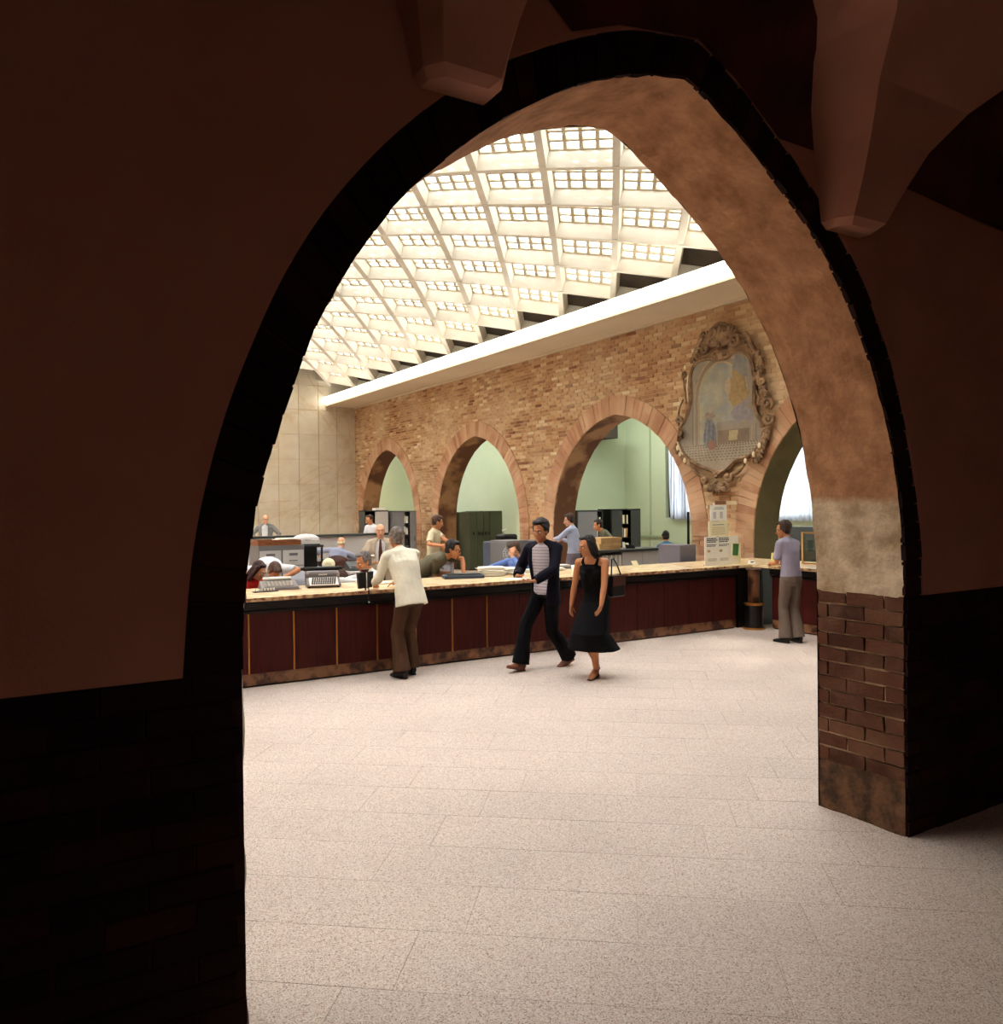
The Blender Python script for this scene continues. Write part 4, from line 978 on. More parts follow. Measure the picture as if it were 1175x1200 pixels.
        if hairstyle in ('long', 'bob'):
            L = -.30 if hairstyle == 'long' else -.16
            Hh.tube([hp3(0, -.03, .04), hp3(0, -.055, -.06), hp3(0, -.075, -.15), hp3(0, -.085, L)], [(.095*s, .080*s), (.105*s, .062*s), (.110*s, .05*s), (.08*s, .03*s)], side=hx, n=14)
            for q in (-1, 1): Hh.tube([hp3(.07*q, .0, .08), hp3(.086*q, .010, .0), hp3(.092*q, -.005, -.09), hp3(.088*q, -.02, L*.8)], [.03*s, .030*s, .032*s, .02*s], n=8)
    else:
        for q in (-1, 1): Hh.ball(hp3(.068*q, -.030, .002), (.014*s, .045*s, .036*s), 8, 6, hrot)
        Hh.ball(hp3(0, -.085, -.010), (.060*s, .020*s, .042*s), 10, 7, hrot)
    remesh(Hh, 'hair', hm, root, vox, 1, (0.013 if hairstyle == 'fluffy' else 0.007)*s)
    if glasses:
        g = MB()
        for q in (-1, 1):
            g.tube([hp3(.033*q+.021*math.cos(t*PI/6), .108, .004+.017*math.sin(t*PI/6)) for t in range(13)], .0028*s, n=5, cap=False); g.tube([hp3(.054*q, .106, .008), hp3(.078*q, .0, .006)], .0025*s, n=5)
        g.tube([hp3(-.012, .110, .008), hp3(.012, .110, .008)], .0025*s, n=5); g.build('glasses', M['black'], root)
    # ---- top
    c = .014*s
    def sleeves(m, grow, kind, cuff=.034):
        for a_, e_, w_ in ((shL, eL, wL), (shR, eR, wR)):
            if kind == 'long': m.tube([a_ + up2*.005, a_*.55+e_*.45, e_, e_*.5+w_*.5, w_*.97+e_*.03], [(.055*s+grow), (.053*s+grow), (.049*s+grow), (.046*s+grow), (cuff*s+grow)], n=12)
            elif kind == 'short': m.tube([a_ + up2*.005, a_*.5+e_*.5, a_*.18+e_*.82], [(.055*s+grow), (.056*s+grow), (.058*s+grow)], n=12)
            elif kind == 'rolled': m.tube([a_ + up2*.005, a_*.55+e_*.45, e_, e_*.7+w_*.3], [(.055*s+grow), (.053*s+grow), (.050*s+grow), (.049*s+grow)], n=12)
            if kind != 'none': m.ball(a_ - up2*.004*s, .056*s+grow, 10, 8); m.tube([neck - up2*.012*s, a_*.55 + (neck-up2*.02*s)*.45, a_], [.050*s+grow, .052*s+grow, .054*s+grow], n=10)
    dn = -dirv(t1); hemP = P + dn*top_len*s
    def torso(m, grow, lo=0.0, neckr=.062, hemk=1.0):
        g = grow; base = P + dn*lo*s
        m.tube([base, P + dirv(t1)*.02*s if lo > 0.03 else base - dn*.03*s, waist, chest, neck - up2*.050*s, neck + up2*.004*s], [((.158*s*bw+g)*hemk*(1.06 if lo > .05 else 1), (.106*s*bw+g)*hemk*(1.10 if lo > .05 else 1)), (.156*s*bw+g, .106*s*bw+g), (.140*s*bw*fm+g, .098*s*bw+g), (.160*s*bw*fm+g, .108*s*bw+g), (.165*s*bw*fm+g, .086*s+g), (neckr*s+g*.3, .058*s+g*.3)], side=[px, px, (px+sx), sx, sx, sx], n=20)
        if female:
            for q in (-1, 1): m.ball(chest + sx*.065*s*q + fy*.075*s + up2*.01*s, .055*s+g, 10, 8)
    if top:
        T = MB(); torso(T, c, top_len); sleeves(T, .004*s, sleeve)
        if sleeve != 'none': T.tube([neck - up2*.01*s, neck + up2*.032*s], [(.066*s, .062*s), (.060*s, .058*s)], side=sx, n=12)
        remesh(T, 'top' if female else 'shirt', top, root, max(vox, .009), 3, .006*s)
    if jacket:
        J = MB(); g = .030*s; ang = jacket_open
        rings = [(P + dn*.16*s, .172*bw, .120*bw), (P + dn*.02*s, .168*bw, .118*bw), (waist, .152*bw, .108*bw), (chest, .172*bw, .118*bw), (neck - up2*.050*s, .162*bw, .092), (neck + up2*.0*s, .076, .066)]
        n = 22; vs = []; sides = [px, px, (px+sx).normalized(), sx, sx, sx]
        for (cc, rx, ry), sd in zip(rings, sides):
            sd = V3(sd).normalized(); up = up2; yd = up.cross(sd); yd.normalize()
            for lay, gg in ((0, .022), (1, .004)):
                for k in range(n+1):
                    a = PI/2 + ang + (2*PI-2*ang)*k/n; vs.append(cc + sd*((rx+gg)*s*math.cos(a)) + yd*((ry+gg)*s*math.sin(a)))
        K = 2*(n+1); fs = []
        for i in range(len(rings)-1):
            for k in range(n): fs.append((i*K+k, i*K+k+1, (i+1)*K+k+1, (i+1)*K+k)); fs.append((i*K+n+1+k, (i+1)*K+n+1+k, (i+1)*K+n+1+k+1, i*K+n+1+k+1))
            fs.append((i*K, (i+1)*K, (i+1)*K+n+1, i*K+n+1)); fs.append((i*K+n, i*K+2*n+1, (i+1)*K+2*n+1, (i+1)*K+n))
        e_ = (len(rings)-1)*K
        for k in range(n): fs.append((k, k+n+1, k+n+2, k+1)); fs.append((e_+k, e_+k+1, e_+k+n+2, e_+k+n+1))
        J.add(vs, fs); sleeves(J, .014*s, 'long', .04); remesh(J, 'jacket', jacket, root, max(vox, .009), 2, .005*s)
    if tie:
        t = MB(); q = [neck + fy*.062*s + up2*.0*s, chest + fy*.128*s*bw + up2*.09*s, chest + fy*.134*s*bw, waist + fy*.122*s*bw]
        t.tube(q, [(.016*s, .007*s), (.022*s, .006*s), (.032*s, .006*s), (.034*s, .006*s)], side=sx, n=8); t.build('tie', tie, root, smooth=True)
    if trousers:
        T = MB(); T.tube([P + dirv(t1)*.075*s, P, P + dn*.07*s, P + dn*.13*s], [(.148*s*bw, .102*s*bw), (.166*s*bw, .118*s*bw), (.168*s*bw, .118*s*bw), (.135*s*bw, .095*s)], side=px, n=18)
        for h_, k_, a_ in ((hpL, kL, aL), (hpR, kR, aR)):
            T.tube([h_, h_*.5+k_*.5, k_, k_*.5+a_*.5, a_*.97+k_*.03 - Vector((0, 0, .02*s))], [(.096*s), (.084*s), (.066*s*(.8+.2*flare)), (.068*s*(.6+.4*flare)), (.068*s*flare)], n=14)
        remesh(T, 'trousers', trousers, root, max(vox, .009), 3, .009*s)
        if belt: b = MB(); b.tube([P + dirv(t1)*.045*s, P + dirv(t1)*.080*s], [(.158*s*bw, .112*s*bw), (.153*s*bw, .108*s*bw)], side=px, n=18); b.build('belt', M['leather'], root, smooth=True)
    if skirt:
        hem, wide, smat = skirt; T = MB(); torso(T, c*.8, 0, .062) if not top else None
        if not top:
            T = MB(); T.tube([waist, chest, chest + up2*.085*s, chest + up2*.125*s], [(.142*s*bw*fm, .104*s*bw), (.164*s*bw*fm, .120*s*bw), (.150*s*bw*fm, .112*s*bw), (.10*s, .085*s)], side=[px+sx, sx, sx, sx], n=18)
            for q in (-1, 1): T.ball(chest + sx*.065*s*q + fy*.078*s + up2*.01*s, .068*s, 10, 8); T.tube([chest + sx*.07*s*q + fy*.085*s + up2*.09*s, chest + sx*.09*s*q + fy*.06*s + up2*.15*s, neck + sx*.085*s*q - up2*.005*s, chest + sx*.085*s*q - fy*.07*s + up2*.12*s, chest + sx*.075*s*q - fy*.085*s + up2*.06*s], .020*s, n=8)
        vs = []; fs = []; n = 48; kx, ky = (kL.x+kR.x)/2, (kL.y+kR.y)/2; dx, dy = abs(kL.x-kR.x)/2/s, abs(kL.y-kR.y)/2/s; ax_, ay_ = (aL.x+aR.x)/2, (aL.y+aR.y)/2
        lv = [(waist, .138, .104, 0), (P, .176, .134, 0), (Vector((kx, ky, kL.z+.05*s)), .125+dx+wide*.4, .125+dy+wide*.4, .012), (Vector((kx*.4+ax_*.6, ky*.4+ay_*.6, hem*s)), .15+dx+wide, .13+dy+wide, .024)]
        for cc, rx, ry, wv in lv:
            for k in range(n):
                a = 2*PI*k/n; w_ = 1 + wv*6*0.35*math.sin(7*a+1)*1.0*0.5; vs.append(cc + Vector((rx*s*w_*math.cos(a), ry*s*w_*math.sin(a), 0)))
        for i in range(3):
            for k in range(n): fs.append((i*n+(k+1) % n, i*n+k, (i+1)*n+k, (i+1)*n+(k+1) % n))
        fs.append(tuple(range(n))); fs.append(tuple(3*n+k for k in range(n-1, -1, -1)))
        T.add(vs, fs); remesh(T, 'dress', smat, root, max(vox, .009), 2, .004*s)
    if shoes and legs:
        for a_, to, tp in ((aL, toes[0], toe_pitch[0]), (aR, toes[1], toe_pitch[1])):
            f_ = Matrix.Rotation(R(to), 3, 'Z') @ Vector((0, math.cos(R(tp)), math.sin(R(tp)))); dz = Vector((0, 0, -1)); sd = f_.cross(Vector((0, 0, 1))); m = MB()
            if barefeet:   # sandal: sole, heel, straps
                m.tube([a_ - f_*.05*s + dz*.066*s, a_ + f_*.05*s + dz*.078*s, a_ + f_*.19*s + dz*.082*s], [(.030*s, .007*s), (.032*s, .007*s), (.036*s, .006*s)], side=sd, n=8)
                m.tube([a_ - f_*.04*s + dz*.05*s, a_ - f_*.04*s + dz*.086*s], [.022*s, .018*s], n=8)
                for q in (.04, .12): m.tube([a_ + f_*q*s + sd*.042*s + dz*.078*s, a_ + f_*q*s + dz*(.030+q*.25)*s, a_ + f_*q*s - sd*.042*s + dz*.078*s], .006*s, n=6)
                m.build('sandal', shoes, root, smooth=True)
            else:
                m.tube([a_ - f_*.065*s + dz*.030*s, a_ - f_*.03*s + dz*.02*s, a_ + f_*.05*s + dz*.038*s, a_ + f_*.13*s + dz*.056*s, a_ + f_*.20*s + dz*.062*s], [(.030*s, .045*s), (.038*s, .052*s), (.044*s, .036*s), (.046*s, .024*s), (.030*s, .016*s)], side=sd, n=12)
                m.tube([a_ - f_*.068*s + dz*.074*s, a_ + f_*.08*s + dz*.078*s, a_ + f_*.205*s + dz*.078*s], [(.034*s, .009*s), (.046*s, .007*s), (.034*s, .006*s)], side=sd, n=12)
                remesh(m, 'shoe', shoes, root, .008, 1)
    return root, dict(lw=wL, rw=wR, neck=neck, chest=chest, shL=shL, shR=shR, P=P, hc=hc, eL=eL, eR=eR)
C_ = {k: cloth(k, v) for k, v in dict(cream=(246, 238, 214), brown=(82, 56, 40), navy=(22, 20, 34), white=(232, 230, 228), black=(12, 11, 14), lilac=(162, 154, 172), taupe=(110, 94, 84), beige=(196, 178, 156), ltblue=(180, 188, 214), blue=(110, 136, 200), olive=(106, 100, 82), khaki=(168, 148, 116), greysuit=(128, 128, 126), offwhite=(220, 222, 226), teal=(58, 104, 140), red=(190, 40, 34), darkgrey=(60, 58, 60), greyblue=(150, 154, 176), tan=(190, 166, 128), mauve=(128, 116, 126), tie=(96, 58, 48), sand=(206, 192, 158)).items()}
M['shoe_black'] = mat('black_shoe_leather', (22, 17, 15), 0.35); M['shoe_brown'] = mat('brown_shoe_leather', (118, 66, 44), 0.4); M['sandal'] = mat('dark_sandal_leather', (48, 24, 18), 0.5)
# striped shirt of the walking man
def stripes(name, a, b, sc):
    m = mat('cloth_'+name, a, 0.9, b, 3); nt = m.node_tree; w = nt.nodes.new('ShaderNodeTexWave'); w.bands_direction = 'Z'; w.inputs['Scale'].default_value = sc; w.inputs['Distortion'].default_value = 0.6
    g = nt.nodes.new('ShaderNodeTexCoord'); nt.links.new(g.outputs['Object'], w.inputs['Vector']); r = nt.nodes.new('ShaderNodeValToRGB'); r.color_ramp.elements[0].position = .25; r.color_ramp.elements[1].position = .4
    r.color_ramp.elements[0].color = lin(b); r.color_ramp.elements[1].color = lin(a); nt.links.new(w.outputs['Fac'], r.inputs[0]); nt.links.new(r.outputs[0], nt.nodes['Principled BSDF'].inputs['Base Color']); return m
C_['striped'] = stripes('striped', (206, 198, 202), (170, 158, 176), 9.0)
A = math.atan2
# ---- customers
# man in the cream shirt leaning on the counter, back to us
person((3.86, 8.42, 0), R(97), 'man in an untucked cream shirt and brown flared trousers leaning on the counter', H=1.71, pelvis=(0, -.12, .93), lean=(16, 30), head=(-10, 10, 0), twist=-3, build=1.10,
       lh=(-.17, .40, 1.04), rh=(.17, .42, 1.04), lpole=(-.5, -.5, -1), rpole=(.5, -.5, -1), lhd=(.6, .6, -.3), rhd=(-.6, .6, -.3), lpn=(0, 0, -1), rpn=(0, 0, -1), lf=(-.10, -.10, .085), rf=(.10, .02, .085), toes=(6, -8),
       top=C_['cream'], sleeve='long', top_len=.12, trousers=C_['brown'], flare=1.55, shoes=M['shoe_black'], hair=(92, 84, 78), hairstyle='short', skin='tan', vox=.0075)
# walking man, navy jacket open over a striped shirt
wp, wi = person((5.42, 7.93, 0), R(192), 'man striding left in an open navy jacket, striped shirt and dark flared trousers', H=1.77, pelvis=(0, 0, .885), lean=(3, 6), head=(-4, 14, 0), twist=22, skin='tan',
       lh=(-.14, .32, 1.02), rh=(.15, .30, 1.06), lpole=(-1, -.6, -.3), rpole=(1, -.8, -.3), lhd=(.7, .7, 0), rhd=(-.8, .6, 0), lpn=(0.2, 0, 1), rpn=(0, 0, 1), lf=(-.08, -.30, .11), rf=(.08, .34, .088), toe_pitch=(-16, 14),
       top=C_['striped'], sleeve='long', top_len=.04, jacket=C_['navy'], jacket_open=.62, trousers=C_['black'], flare=1.45, shoes=M['shoe_brown'], hair=(26, 18, 18), hairstyle='fluffy', vox=.0075)
# woman in the black dress
person((5.60, 7.22, 0), R(206), 'woman walking left in a sleeveless black midi dress and strappy sandals', H=1.60, female=True, skin='tan', pelvis=(0, .0, .90), lean=(9, 16), head=(-38, 14, 0), twist=6, build=1.12,
       lh=(-.22, .34, .80), rh=(.30, .10, .76), lpole=(-1, -.8, -.2), rpole=(.8, -1, 0), lhd=(.2, .6, -.8), rhd=(0, .15, -1), lf=(-.04, .10, .09), rf=(.05, -.10, .12), toe_pitch=(0, -22), lkp=(0, 1, 0),
       skirt=(.34, .11, C_['black']), shoes=M['sandal'], barefeet=True, hair=(20, 13, 13), hairstyle='bob', vox=.0075)
# man at the side counter
person((9.06, 7.46, 0), R(84), 'man in a lilac short-sleeved shirt and taupe trousers standing at the side counter', H=1.61, pelvis=(0, 0, .962), lean=(3, 10), head=(34, 12, 0), twist=4, skin='tan', glasses=True, belt=True,
       lh=(-.10, .30, 1.14), rh=(.08, .34, 1.12), lpole=(-.5, -.7, -.8), rpole=(.4, -.8, -.8), lhd=(.8, .5, .2), rhd=(-.8, .5, 0), lpn=(0, -.4, -1), rpn=(0, 0, -1), lf=(-.09, .02, .085), rf=(.09, -.05, .085), toes=(10, -10),
       top=C_['lilac'], sleeve='short', trousers=C_['taupe'], flare=1.45, shoes=M['shoe_black'], hair=(46, 30, 22), hairstyle='fluffy', vox=.009)
# ---- clerks behind the counter
VX = .010
person((3.12, 11.15, 0), R(-95), 'clerk in a white shirt bending deeply over the left end of the counter', None, H=1.76, pelvis=(0, -.34, 1.0), lean=(62, 104), head=(10, 60, 0), lh=(-.10, .44, .96), rh=(.18, .36, .96), lpole=(-1, 0, .3), rpole=(1, 0, .3), lhd=(.3, .9, 0), rhd=(-.3, .9, 0), lpn=(0, 0, -1), rpn=(0, 0, -1),
       top=C_['offwhite'], sleeve='short', trousers=C_['darkgrey'], shoes=M['shoe_black'], hair=(70, 50, 40), skin='tan', vox=VX, build=1.05)
person((2.72, 10.42, 0), R(-60), 'dark-haired person in red with head bowed at the left end behind the counter', H=1.62, female=True, pelvis=(0, -.15, .56), lean=(10, 22), head=(10, 34, 0), lh=(-.12, .28, .86), rh=(.12, .30, .86), lf=(-.1, .25, .085), rf=(.1, .25, .085), top=C_['red'], sleeve='long', trousers=C_['darkgrey'], shoes=M['shoe_black'], hair=(42, 20, 20), hairstyle='long', skin='fair', vox=VX)
person((6.10, 22.0, 0), R(-118), 'man in a grey suit and glasses, hands on hips, by the marble end wall', None, H=1.70, head=(30, 8, 0), lean=(0, 4), lh=(-.24, .02, 1.00), rh=(.26, .02, 1.00), lpole=(-1, -.4, .1), rpole=(1, -.4, .1), lhd=(.5, .6, -.5), rhd=(-.5, .6, -.5), top=C_['offwhite'], jacket=C_['greysuit'], jacket_open=.45, trousers=C_['greysuit'], shoes=M['shoe_black'], hair=(110, 84, 66), hairstyle='bald', glasses=True, vox=.012)
person((5.88, 16.25, 0), R(65), 'seated balding clerk in pale blue, back turned, in front of a brown chair', None, H=1.72, pelvis=(0, -.1, .52), lean=(8, 20), tilt=R(14), head=(-20, 10, 0), lh=(-.34, .34, .92), rh=(.28, .34, .84), lpole=(-1, -.3, .1), rpole=(1, -.4, -.2), lf=(-.12, .32, .085), rf=(.14, .34, .085), top=C_['greyblue'], trousers=C_['darkgrey'], shoes=M['shoe_black'], hair=(196, 168, 128), hairstyle='bald', vox=.012, build=1.1)
person((6.62, 15.6, 0), R(-125), 'seated clerk in a tan jacket holding his head in both hands', None, H=1.70, pelvis=(0, -.15, .50), lean=(18, 26), head=(0, 30, 0), lh=(-.11, .34, 1.16), rh=(.11, .34, 1.16), lpole=(-1, .3, -.5), rpole=(1, .3, -.5), lhd=(.2, -.2, 1), rhd=(-.2, -.2, 1), lpn=(1, 0, 0), rpn=(-1, 0, 0), lf=(-.1, .3, .085), rf=(.1, .3, .085), top=C_['tan'], trousers=C_['darkgrey'], shoes=M['shoe_black'], hair=(38, 24, 18), skin='tan', vox=.012)
person((8.18, 19.7, 0), R(-140), 'clerk in a white shirt by the open grey shelf cabinet', None, H=1.68, lean=(4, 10), head=(-14, 18, 0), twist=-12, lh=(-.36, .30, 1.02), rh=(.12, .34, 1.05), top=C_['offwhite'], trousers=C_['darkgrey'], shoes=M['shoe_black'], hair=(40, 30, 24), skin='tan', vox=.012)
person((5.15, 12.10, 0), R(-115), 'bald clerk in a beige suit and dark tie holding a paper', None, H=1.62, lean=(0, 4), head=(0, 4, 0), lh=(-.05, .34, 1.10), rh=(.10, .32, 1.10), lpole=(-1, -.4, -.4), rpole=(1, -.4, -.4), lhd=(.9, .4, 0), rhd=(-.9, .4, 0), lpn=(0, -.2, 1), rpn=(0, -.2, 1), top=C_['white'], jacket=C_['beige'], jacket_open=.42, tie=C_['tie'], trousers=C_['darkgrey'], shoes=M['shoe_black'], hair=(80, 58, 44), hairstyle='bald', vox=VX, build=1.05)
person((4.16, 10.02, 0), R(172), 'grey-haired clerk in a white shirt seated behind the counter writing', None, H=1.74, pelvis=(0, -.10, .53), lean=(12, 20), head=(8, 20, 0), twist=10, lh=(-.02, .44, .95), rh=(.10, .46, .95), lpole=(-1, .2, -.3), rpole=(1, -.2, -.3), lhd=(.4, .9, -.1), rhd=(-.3, .9, -.1), lpn=(0, 0, -1), rpn=(0, 0, -1), lf=(-.1, .3, .085), rf=(.1, .3, .085), top=C_['white'], trousers=C_['darkgrey'], shoes=M['shoe_black'], hair=(74, 68, 66), skin='tan', vox=VX, build=1.05)
person((6.74, 13.45, 0), R(-45), 'person in a sand coloured top standing at the pier, reaching sideways', None, H=1.72, lean=(2, 4), head=(30, 18, 0), lh=(.18, .42, 1.22), rh=(.36, .30, 1.20), top=C_['sand'], sleeve='short', trousers=C_['khaki'], shoes=M['shoe_black'], hair=(60, 40, 30), skin='tan', vox=VX)
person((5.04, 10.12, 0), R(-42), 'dark-haired clerk in an olive polo shirt leaning over the counter', None, H=1.74, pelvis=(0, -.24, .88), lean=(42, 62), head=(0, 18, 0), lh=(.02, .46, .96), rh=(-.16, .22, .97), lpole=(-.6, .2, 1), rpole=(1, -.8, .1), lhd=(.3, .9, -.1), rhd=(0, .7, -.7), lpn=(0, 0, -1), rpn=(0, -.4, -1), top=C_['olive'], sleeve='short', trousers=C_['khaki'], shoes=M['shoe_black'], hair=(24, 18, 16), skin='tan', glasses=True, vox=VX, build=1.05)
person((6.72, 10.52, 0), R(-150), 'clerk in a blue shirt seated behind papers, cheek on his hand', None, H=1.74, pelvis=(0, -.1, .57), lean=(14, 22), head=(4, 26, 6), lh=(-.04, .30, 1.12), rh=(.26, .40, .96), lpole=(-.8, .4, -1), rpole=(1, 0, -.3), lhd=(0, 0, 1), rhd=(-.2, 1, 0), lpn=(.2, -1, 0), rpn=(0, 0, -1), lf=(-.1, .3, .085), rf=(.1, .3, .085), top=C_['blue'], trousers=C_['darkgrey'], shoes=M['shoe_black'], hair=(58, 38, 28), hairstyle='fluffy', vox=VX)
person((9.80, 13.32, 0), R(100), 'clerk in a pale shirt standing with his back turned under the widest arch', None, H=1.70, lean=(2, 10), head=(24, 14, 0), twist=24, lh=(-.20, .36, 1.22), rh=(.02, .36, 1.20), lpole=(-1, -.2, -.6), rpole=(1, -.4, -.6), top=C_['ltblue'], sleeve='long', trousers=C_['mauve'], shoes=M['shoe_black'], hair=(44, 30, 24), hairstyle='fluffy', vox=VX, build=1.03)
person((11.1, 13.85, 0), R(150), 'dark-haired clerk in an olive grey top behind the buff boxes', None, H=1.66, pelvis=(0, -.1, .90), lean=(20, 34), head=(0, 14, 0), lh=(-.16, .42, .98), rh=(.2, .42, .98), top=C_['olive'], trousers=C_['darkgrey'], shoes=M['shoe_black'], hair=(28, 20, 18), skin='tan', vox=.012)
person((12.05, 13.10, 0), R(60), 'clerk in a teal shirt seated with her back turned beside the grey divider', None, H=1.68, female=True, pelvis=(0, -.05, .55), lean=(6, 14), head=(0, 16, 0), lh=(-.16, .38, .85), rh=(.16, .38, .85), lf=(-.1, .3, .085), rf=(.1, .3, .085), top=C_['teal'], trousers=C_['darkgrey'], shoes=M['shoe_black'], hair=(22, 16, 16), skin='tan', vox=.012)
# ================================================================== OFFICE THINGS
CT = 0.943                     # counter top height
def typewriter(loc, rz, label, paper=False):
    t = empty('typewriter', loc, rz, label, 'typewriter')
    b = MB(); b.hexa([(-.20, -.19, .012), (.20, -.19, .012), (.20, .17, .012), (-.20, .17, .012), (-.195, -.17, .05), (.195, -.17, .05), (.19, .15, .16), (-.19, .15, .16)]); b.cham(-.20, .20, -.02, .17, .10, .185, .03); b.build('body', M['type_body'], t, bevel=.012)
    p = MB(); p.hexa([(-.165, -.192, .028), (.165, -.192, .028), (.165, -.03, .100), (-.165, -.03, .100), (-.165, -.200, .036), (.165, -.200, .036), (.165, -.035, .112), (-.165, -.035, .112)]); p.build('key_panel', M['type_panel'], t)
    for r in range(4):
        k = MB()
        for i in range(11):
            x = -.135 + i*.0255 + r*.006; y = -.178 + r*.036; z = .047 + r*.0165; k.cyl((x, y), .0095, z, z+.014, 8)
        k.build('key_row', M['keys'], t)
    MB().tube([(-.215, .10, .205), (.215, .10, .205)], .024, n=12).build('platen', M['black'], t, smooth=True)
    for q in (-1, 1): MB().tube([(.215*q, .10, .205), (.245*q, .10, .205)], .018, n=10).build('knob', M['black'], t, smooth=True)
    MB().box(-.20, .20, .115, .165, .17, .205).build('carriage', M['type_panel'], t)
    for x in (-.04, .03): MB().tube([(x, .125, .19), (x, .105, .235)], .008, n=6).build('paper_lever', M['chrome'], t)
    MB().box(-.05, .05, -.024, -.018, .135, .150).build('name_plate', M['type_panel'], t)
    for q in ((-.17, -.15), (.17, -.15), (-.17, .13), (.17, .13)): MB().cyl(q, .018, 0, .014, 10).build('foot', M['black'], t)
    return t
typewriter((3.30, 9.50, CT), R(-14), 'grey electric typewriter on the beige marble counter top')
def flat(b, x0, x1, y0, y1, z0, z1): b.box(x0, x1, y0, y1, z0, z1)
def sheet_stack(loc, rz, w, d, n, label, m='paper', group='loose papers on the counter and desks', cat='papers'):
    t = empty('paper_stack', loc, rz, label, cat, group); z = 0
    for k in range(n):
        h = .004 + .006*random.random(); a = rj(.35); b = MB(); ca, sa = math.cos(a), math.sin(a); ox, oy = rj(.02), rj(.02)
        P = [(x*ca-y*sa+ox, x*sa+y*ca+oy) for x, y in ((-w/2, -d/2), (w/2, -d/2), (w/2, d/2), (-w/2, d/2))]
        b.hexa([(x, y, z) for x, y in P] + [(x, y, z+h) for x, y in P]); b.build('sheet', M[m if k % 3 else 'paper'], t); z += h+.0005
    return t
# adding machine at the left end
am = empty('adding_machine', (2.78, 9.52, CT), R(-10), 'flat grey adding machine with paper strip at the left end of the counter', 'machine')
b = MB(); b.hexa([(-.22, -.16, .0), (.22, -.16, .0), (.22, .16, .0), (-.22, .16, .0), (-.21, -.15, .035), (.21, -.15, .035), (.20, .15, .09), (-.20, .15, .09)]); b.build('body', M['type_body'], am, bevel=.008)
b = MB()
for i in range(8):
    for j in range(4): b.box(-.17+i*.042, -.14+i*.042, -.12+j*.05, -.09+j*.05, .045+j*.010, .060+j*.010)
b.build('key_block', M['type_panel'], am); MB().tube([(-.16, .13, .11), (.16, .13, .11)], .022, n=10).build('paper_roll', M['paper'], am, smooth=True)
MB().box(-.24, .24, -.155, -.14, .0, .012).build('base_rail', M['chrome'], am)
ph = MB(); 
for i in range(7): ph.cyl((2.46+i*.035, 9.30+.006*i), .012, CT, CT+.035, 8)
st = empty('stamp_rack', (0, 0, 0), 0, 'row of small white rubber stamps at the far left of the counter', 'stamps'); ph.build('stamp', M['paper'], st); MB().box(2.43, 2.70, 9.26, 9.34, CT+.0, CT+.01).build('rack_base', M['black'], st)
# black slip holder on a stem
sh_ = empty('slip_holder', (3.545, 8.755, CT), 0, 'black slip holder on a thin stem at the counter edge left of the cream-shirted man', 'holder')
b = MB(); b.hexa([(-.085, .0, .02), (.075, .0, .03), (.075, .05, .03), (-.085, .05, .02), (-.095, .0, .20), (.095, .0, .21), (.095, .06, .21), (-.095, .06, .20)]); b.build('pouch', M['black'], sh_, bevel=.006)
MB().box(.0, .012, -.004, .0, .03, .20).build('edge_clip', M['chrome'], sh_); b = MB(); b.ball((0, .03, .225), (.05, .035, .022), 10, 6); b.build('cap', M['leather'], sh_, smooth=True)
MB().tube([(0, .02, .03), (0, .02, .0)], .010, n=8).build('stem', M['black'], sh_); MB().tube([(0, -.075, .03), (0, -.078, -.12)], .006, n=8).build('pen_cord', M['black'], sh_); MB().tube([(0, -.075, .03), (0, .02, .03)], .006, n=8).build('arm', M['black'], sh_); MB().ball((0, -.078, -.13), .012).build('cord_end', M['chrome'], sh_)
# paper held by the walking man, papers on the counter
def sheet(loc, rz, w, d, label, m='paper', tilt=0, cat='paper'):
    b = MB(); b.box(-w/2, w/2, -d/2, d/2, 0, .004); o = b.build('sheet_of_paper', M[m], label=label, cat=cat); o.location = loc; o.rotation_euler = (tilt, 0, rz); return o
sheet((4.98, 7.86, 1.055), R(12), .26, .20, 'light envelope held at the waist by the man in the navy jacket')
sheet((4.86, 11.92, 1.13), R(-20), .20, .14, 'small pale paper in the hands of the bald clerk in beige')
for x, y, rz, w, d, n, lab in ((3.95, 9.42, 10, .30, .22, 2, 'thin papers under the writing clerk\'s hands'), (5.62, 9.50, -15, .32, .24, 16, 'tall white paper pile to the right of the olive-shirted clerk'), (6.00, 9.60, 20, .28, .22, 12, 'white paper pile, second to the right of the olive-shirted clerk'), (6.36, 9.50, -8, .28, .20, 8, 'low white paper pile before the clerk in blue'), (6.74, 9.64, 14, .26, .20, 7, 'white paper pile under the hand of the clerk in blue'), (6.02, 9.36, 30, .20, .14, 2, 'two loose white slips at the counter edge')):
    sheet_stack((x, y, CT), R(rz), w, d, n, lab)
tr = empty('file_tray', (5.17, 9.46, CT), R(-18), 'blue-grey file tray beside the olive-shirted clerk', 'tray'); MB().cham(-.26, .26, -.13, .13, 0, .045, .01).build('tray_body', M['steel_blue'], tr); MB().box(-.22, .22, -.10, .10, .045, .06).build('folder', M['dark_grey'], tr)
sheet((8.05, 9.40, CT), R(20), .16, .22, 'cream card leaning on the counter behind the woman in black', 'cream_paper', tilt=R(60))
for i, (x, y, lab) in enumerate(((6.95, 9.45, 'white cup nearest the walking man on the counter'), (7.05, 9.60, 'white cup behind its twin on the counter'))):
    c = empty('cup', (x, y, CT), 0, lab, 'cup', 'white cups on the counter'); MB().lathe((0, 0, 0), [(.022, 0), (.034, .02), (.038, .07), (.034, .07), (.030, .03)]).build('cup_body', M['paper'], c, smooth=True); MB().tube([(.036, 0, .055), (.058, 0, .05), (.056, 0, .025), (.034, 0, .02)], .004, n=6).build('cup_handle', M['paper'], c)
